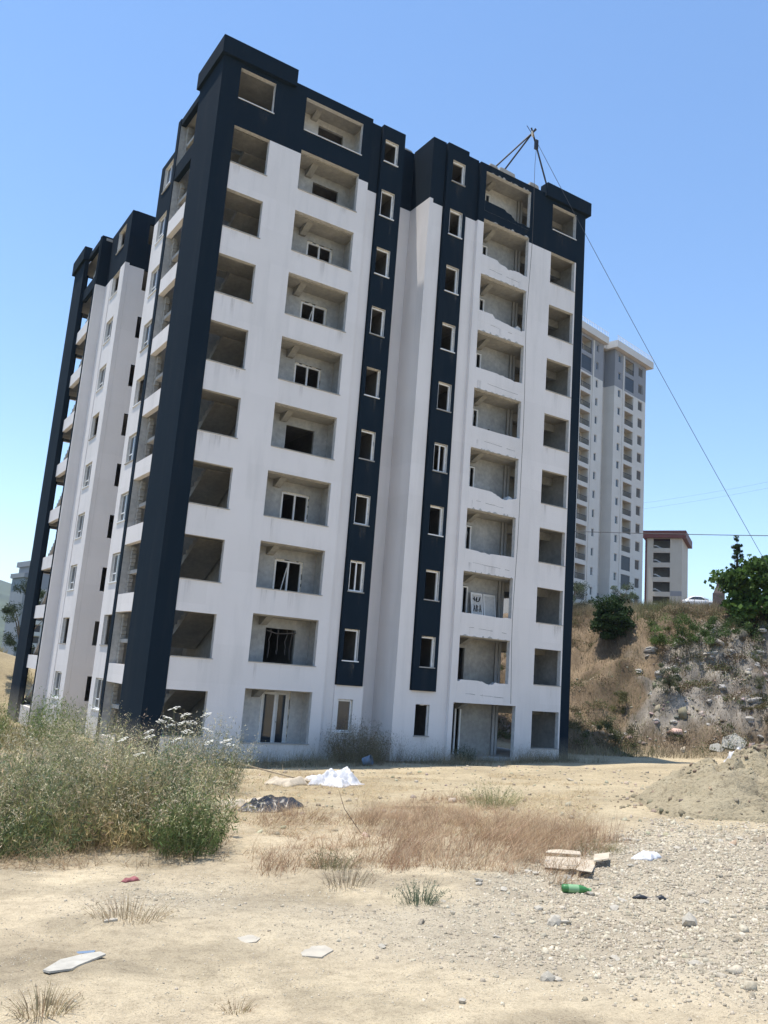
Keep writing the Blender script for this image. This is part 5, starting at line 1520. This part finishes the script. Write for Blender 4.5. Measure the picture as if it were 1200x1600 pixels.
sheet('rag', 'small red and white scrap before the thicket', 'rag', (-7.75, -22.3), .17, .09, .05, REDRAG, 12, .2, .1, 14)
sheet('tarpaulin', 'crumpled black tarpaulin heap on straw right of thicket', 'tarpaulin', (-3.45, -16.7), 1.25, .85, .52, BLKPL, 21, .7, .40, 44, .02, thick=.012)
sheet('sack', 'tan sacking half under the black tarpaulin', 'sack', (-3.75, -15.8), 1.7, .8, .30, TAN, 25, .5, .45, 36, .02, thick=.01)
sheet('tarpaulin', 'dark cloth scrap left of the tan sacking', 'tarpaulin', (-4.4, -15.6), .7, .5, .25, BLKPL, 28, .3, .3, 22, .02)
sheet('plastic_sheet', 'bright white plastic sheeting heap before the balcony wall', 'plastic sheet', (1.2, -11.2), 1.25, 1.0, .55, WPLAST, 31, .5, .28, 48, .03)
sheet('sack', 'tan sack lying left of white plastic sheeting', 'sack', (.1, -10.6), 1.5, .8, .40, TAN, 34, .5, .5, 30, .03)
sheet('plastic_sheet', 'small white plastic scrap behind the bright sheeting', 'plastic sheet', (1.4, -9.6), .8, .5, .22, WPLAST, 39, .4, .3, 20, .02)
flat_piece('plank', 'long pale plank leaning on the tan sack', 'plank', (-.3, -10.3), [(-1.0,-.06),(1.0,-.06),(1.0,.06),(-1.0,.06)], .03, WOOD, -.55, (0, .16), lift=.28)
flat_piece('plank', 'short timber offcut on straw behind the reddish grass', 'plank', (-.9, -17.7), [(-.38,-.05),(.38,-.05),(.40,.05),(-.38,.05)], .05, WOOD, -.75, lift=.02)
m = MB(); m.tube([(0, 0, 0), (.0, .0, .34)], [.15, .19], 16, cap=False); m.tube([(0, 0, 0), (0, 0, .01)], .15, 16)
o = m.build('bucket', [BLUEP]); o.location = (7.3, -2.6, g1(7.3, -2.6)+.15); o.rotation_euler = (1.25, .2, .6); tag(o, 'blue plastic bucket lying in shade by the wall', 'bucket')
sm = o.modifiers.new('solid', 'SOLIDIFY'); sm.thickness = .008
m = MB(); m.tube([(0, 0, 0), (.02, .0, .42), (.12, .03, .70)], [.006, .005, .002], 4); o = m.build('dead_stalk', [BARK]); o.location = (-3.7, -20.3, g1(-3.7, -20.3)); o.rotation_euler = (0, -.75, -.6); tag(o, 'single dark dead stalk leaning in the reddish grass', 'stalk')
# right-hand rubbish behind the sand
flat = [((28.0, -3.3), .75, .45, 'pale broken slab on the embankment foot left of bag', 12), ((28.7, -3.8), 1.25, .9, 'large white broken board leaning on embankment foot', 5)]
for (x, y), a, b, lab, sd in flat:
    m = MB(); m.prism([(-a*.5, 0), (a*.3, -.05), (a*.5, b*.55), (a*.05, b), (-a*.45, b*.6)], 1, -.06, .06); o = m.build('broken_board', [BOARD]); o.location = (x, y, g1(x, y)); o.rotation_euler = (-.5, .1, -.75); tag(o, lab, 'board')
def bag(loc, dims, label, mat, seed, rz, patch=None):
    root = empty('cement_bag', (loc[0], loc[1], g1(*loc)+dims[2]*.75), rz, label, 'bag')
    me = rock_mesh('sack_body', dims[0], dims[1], dims[2], seed, 3); me.materials.append(mat)
    me.polygons.foreach_set('use_smooth', [True]*len(me.polygons)); link('sack_body', me, root)
    m = MB(); m.tube([(0, 0, dims[2]*.7), (.03, .02, dims[2]*1.0), (.06, .0, dims[2]*1.22), (.12, .03, dims[2]*1.3)], [dims[0]*.34, dims[0]*.14, dims[0]*.10, dims[0]*.16], 9); m.build('gathered_neck', [mat], root, True)
    if patch:
        m = MB(); m.box(-dims[0]*.5, dims[0]*.15, -dims[1]*1.04, -dims[1]*.8, -dims[2]*.3, dims[2]*.25); m.build('printed_patch', [patch], root)
bag((12.5, -15.25), (.36, .26, .50), 'upright white sack with pink print behind sand pile', WPLAST, 71, -.6, PINK)
bag((13.1, -15.95), (.55, .34, .28), 'slumped plain white sack right of the printed sack', WPLAST, 74, -.5)
bag((12.0, -14.5), (.30, .25, .22), 'small crumpled white bag left of the printed sack', WPLAST, 77, .3)
m = MB(); m.tube([(0, 0, -.1), (.02, 0, .6), (0, .02, 1.25)], [.20, .17, .19], 10); o = m.build('timber_post', [WOOD]); o.location = (13.55, -16.45, g1(13.55, -16.45)); tag(o, 'thick brown timber post at the right frame edge', 'post')
m = MB(); m.v = []; m.prism([(-.5,-.12),(.5,-.14),(.52,.12),(.1,.2),(-.48,.1)], 1, -.25, .25); o = m.build('concrete_lump', [PALESTONE]); o.location = (13.5, -16.4, g1(13.5, -16.4)+1.38); o.rotation_euler = (0, .1, .4); tag(o, 'pale concrete lump resting on top of timber post', 'concrete')
for i, (x, y, z, lab, mt) in enumerate(((12.0, -16.9, .10, 'lowest dark board of the stack beside sand pile', DARKMETAL), (12.1, -16.8, .24, 'middle grey board of the stack beside sand pile', CONC), (12.05, -16.75, .38, 'topmost pale plank of the stack beside sand pile', WOOD))):
    m = MB(); m.box(-1.1, 1.1, -.16, .16, 0, .05); o = m.build('stacked_board', [mt]); o.location = (x, y, g1(x, y)+z); o.rotation_euler = (0, .02*i, -.62+.08*i); tag(o, lab, 'board')

# ------------------------------------------------------------------ summer haze
def haze():
    m = bpy.data.materials.new('haze_air'); m.use_nodes = True; N = m.node_tree.nodes; L = m.node_tree.links
    N.remove(N['Principled BSDF']); v = N.new('ShaderNodeVolumePrincipled')
    v.inputs['Color'].default_value = (.72,.84,1.0,1); v.inputs['Density'].default_value = 1.35e-4; v.inputs['Anisotropy'].default_value = .2
    L.new(v.outputs[0], N['Material Output'].inputs['Volume'])
    b = MB(); b.box(-4800, 4800, -4800, 4800, -60, 330); o = b.build('haze', [m]); tag(o, 'thin blue summer haze over the far hills', 'haze', kind='stuff')
haze()
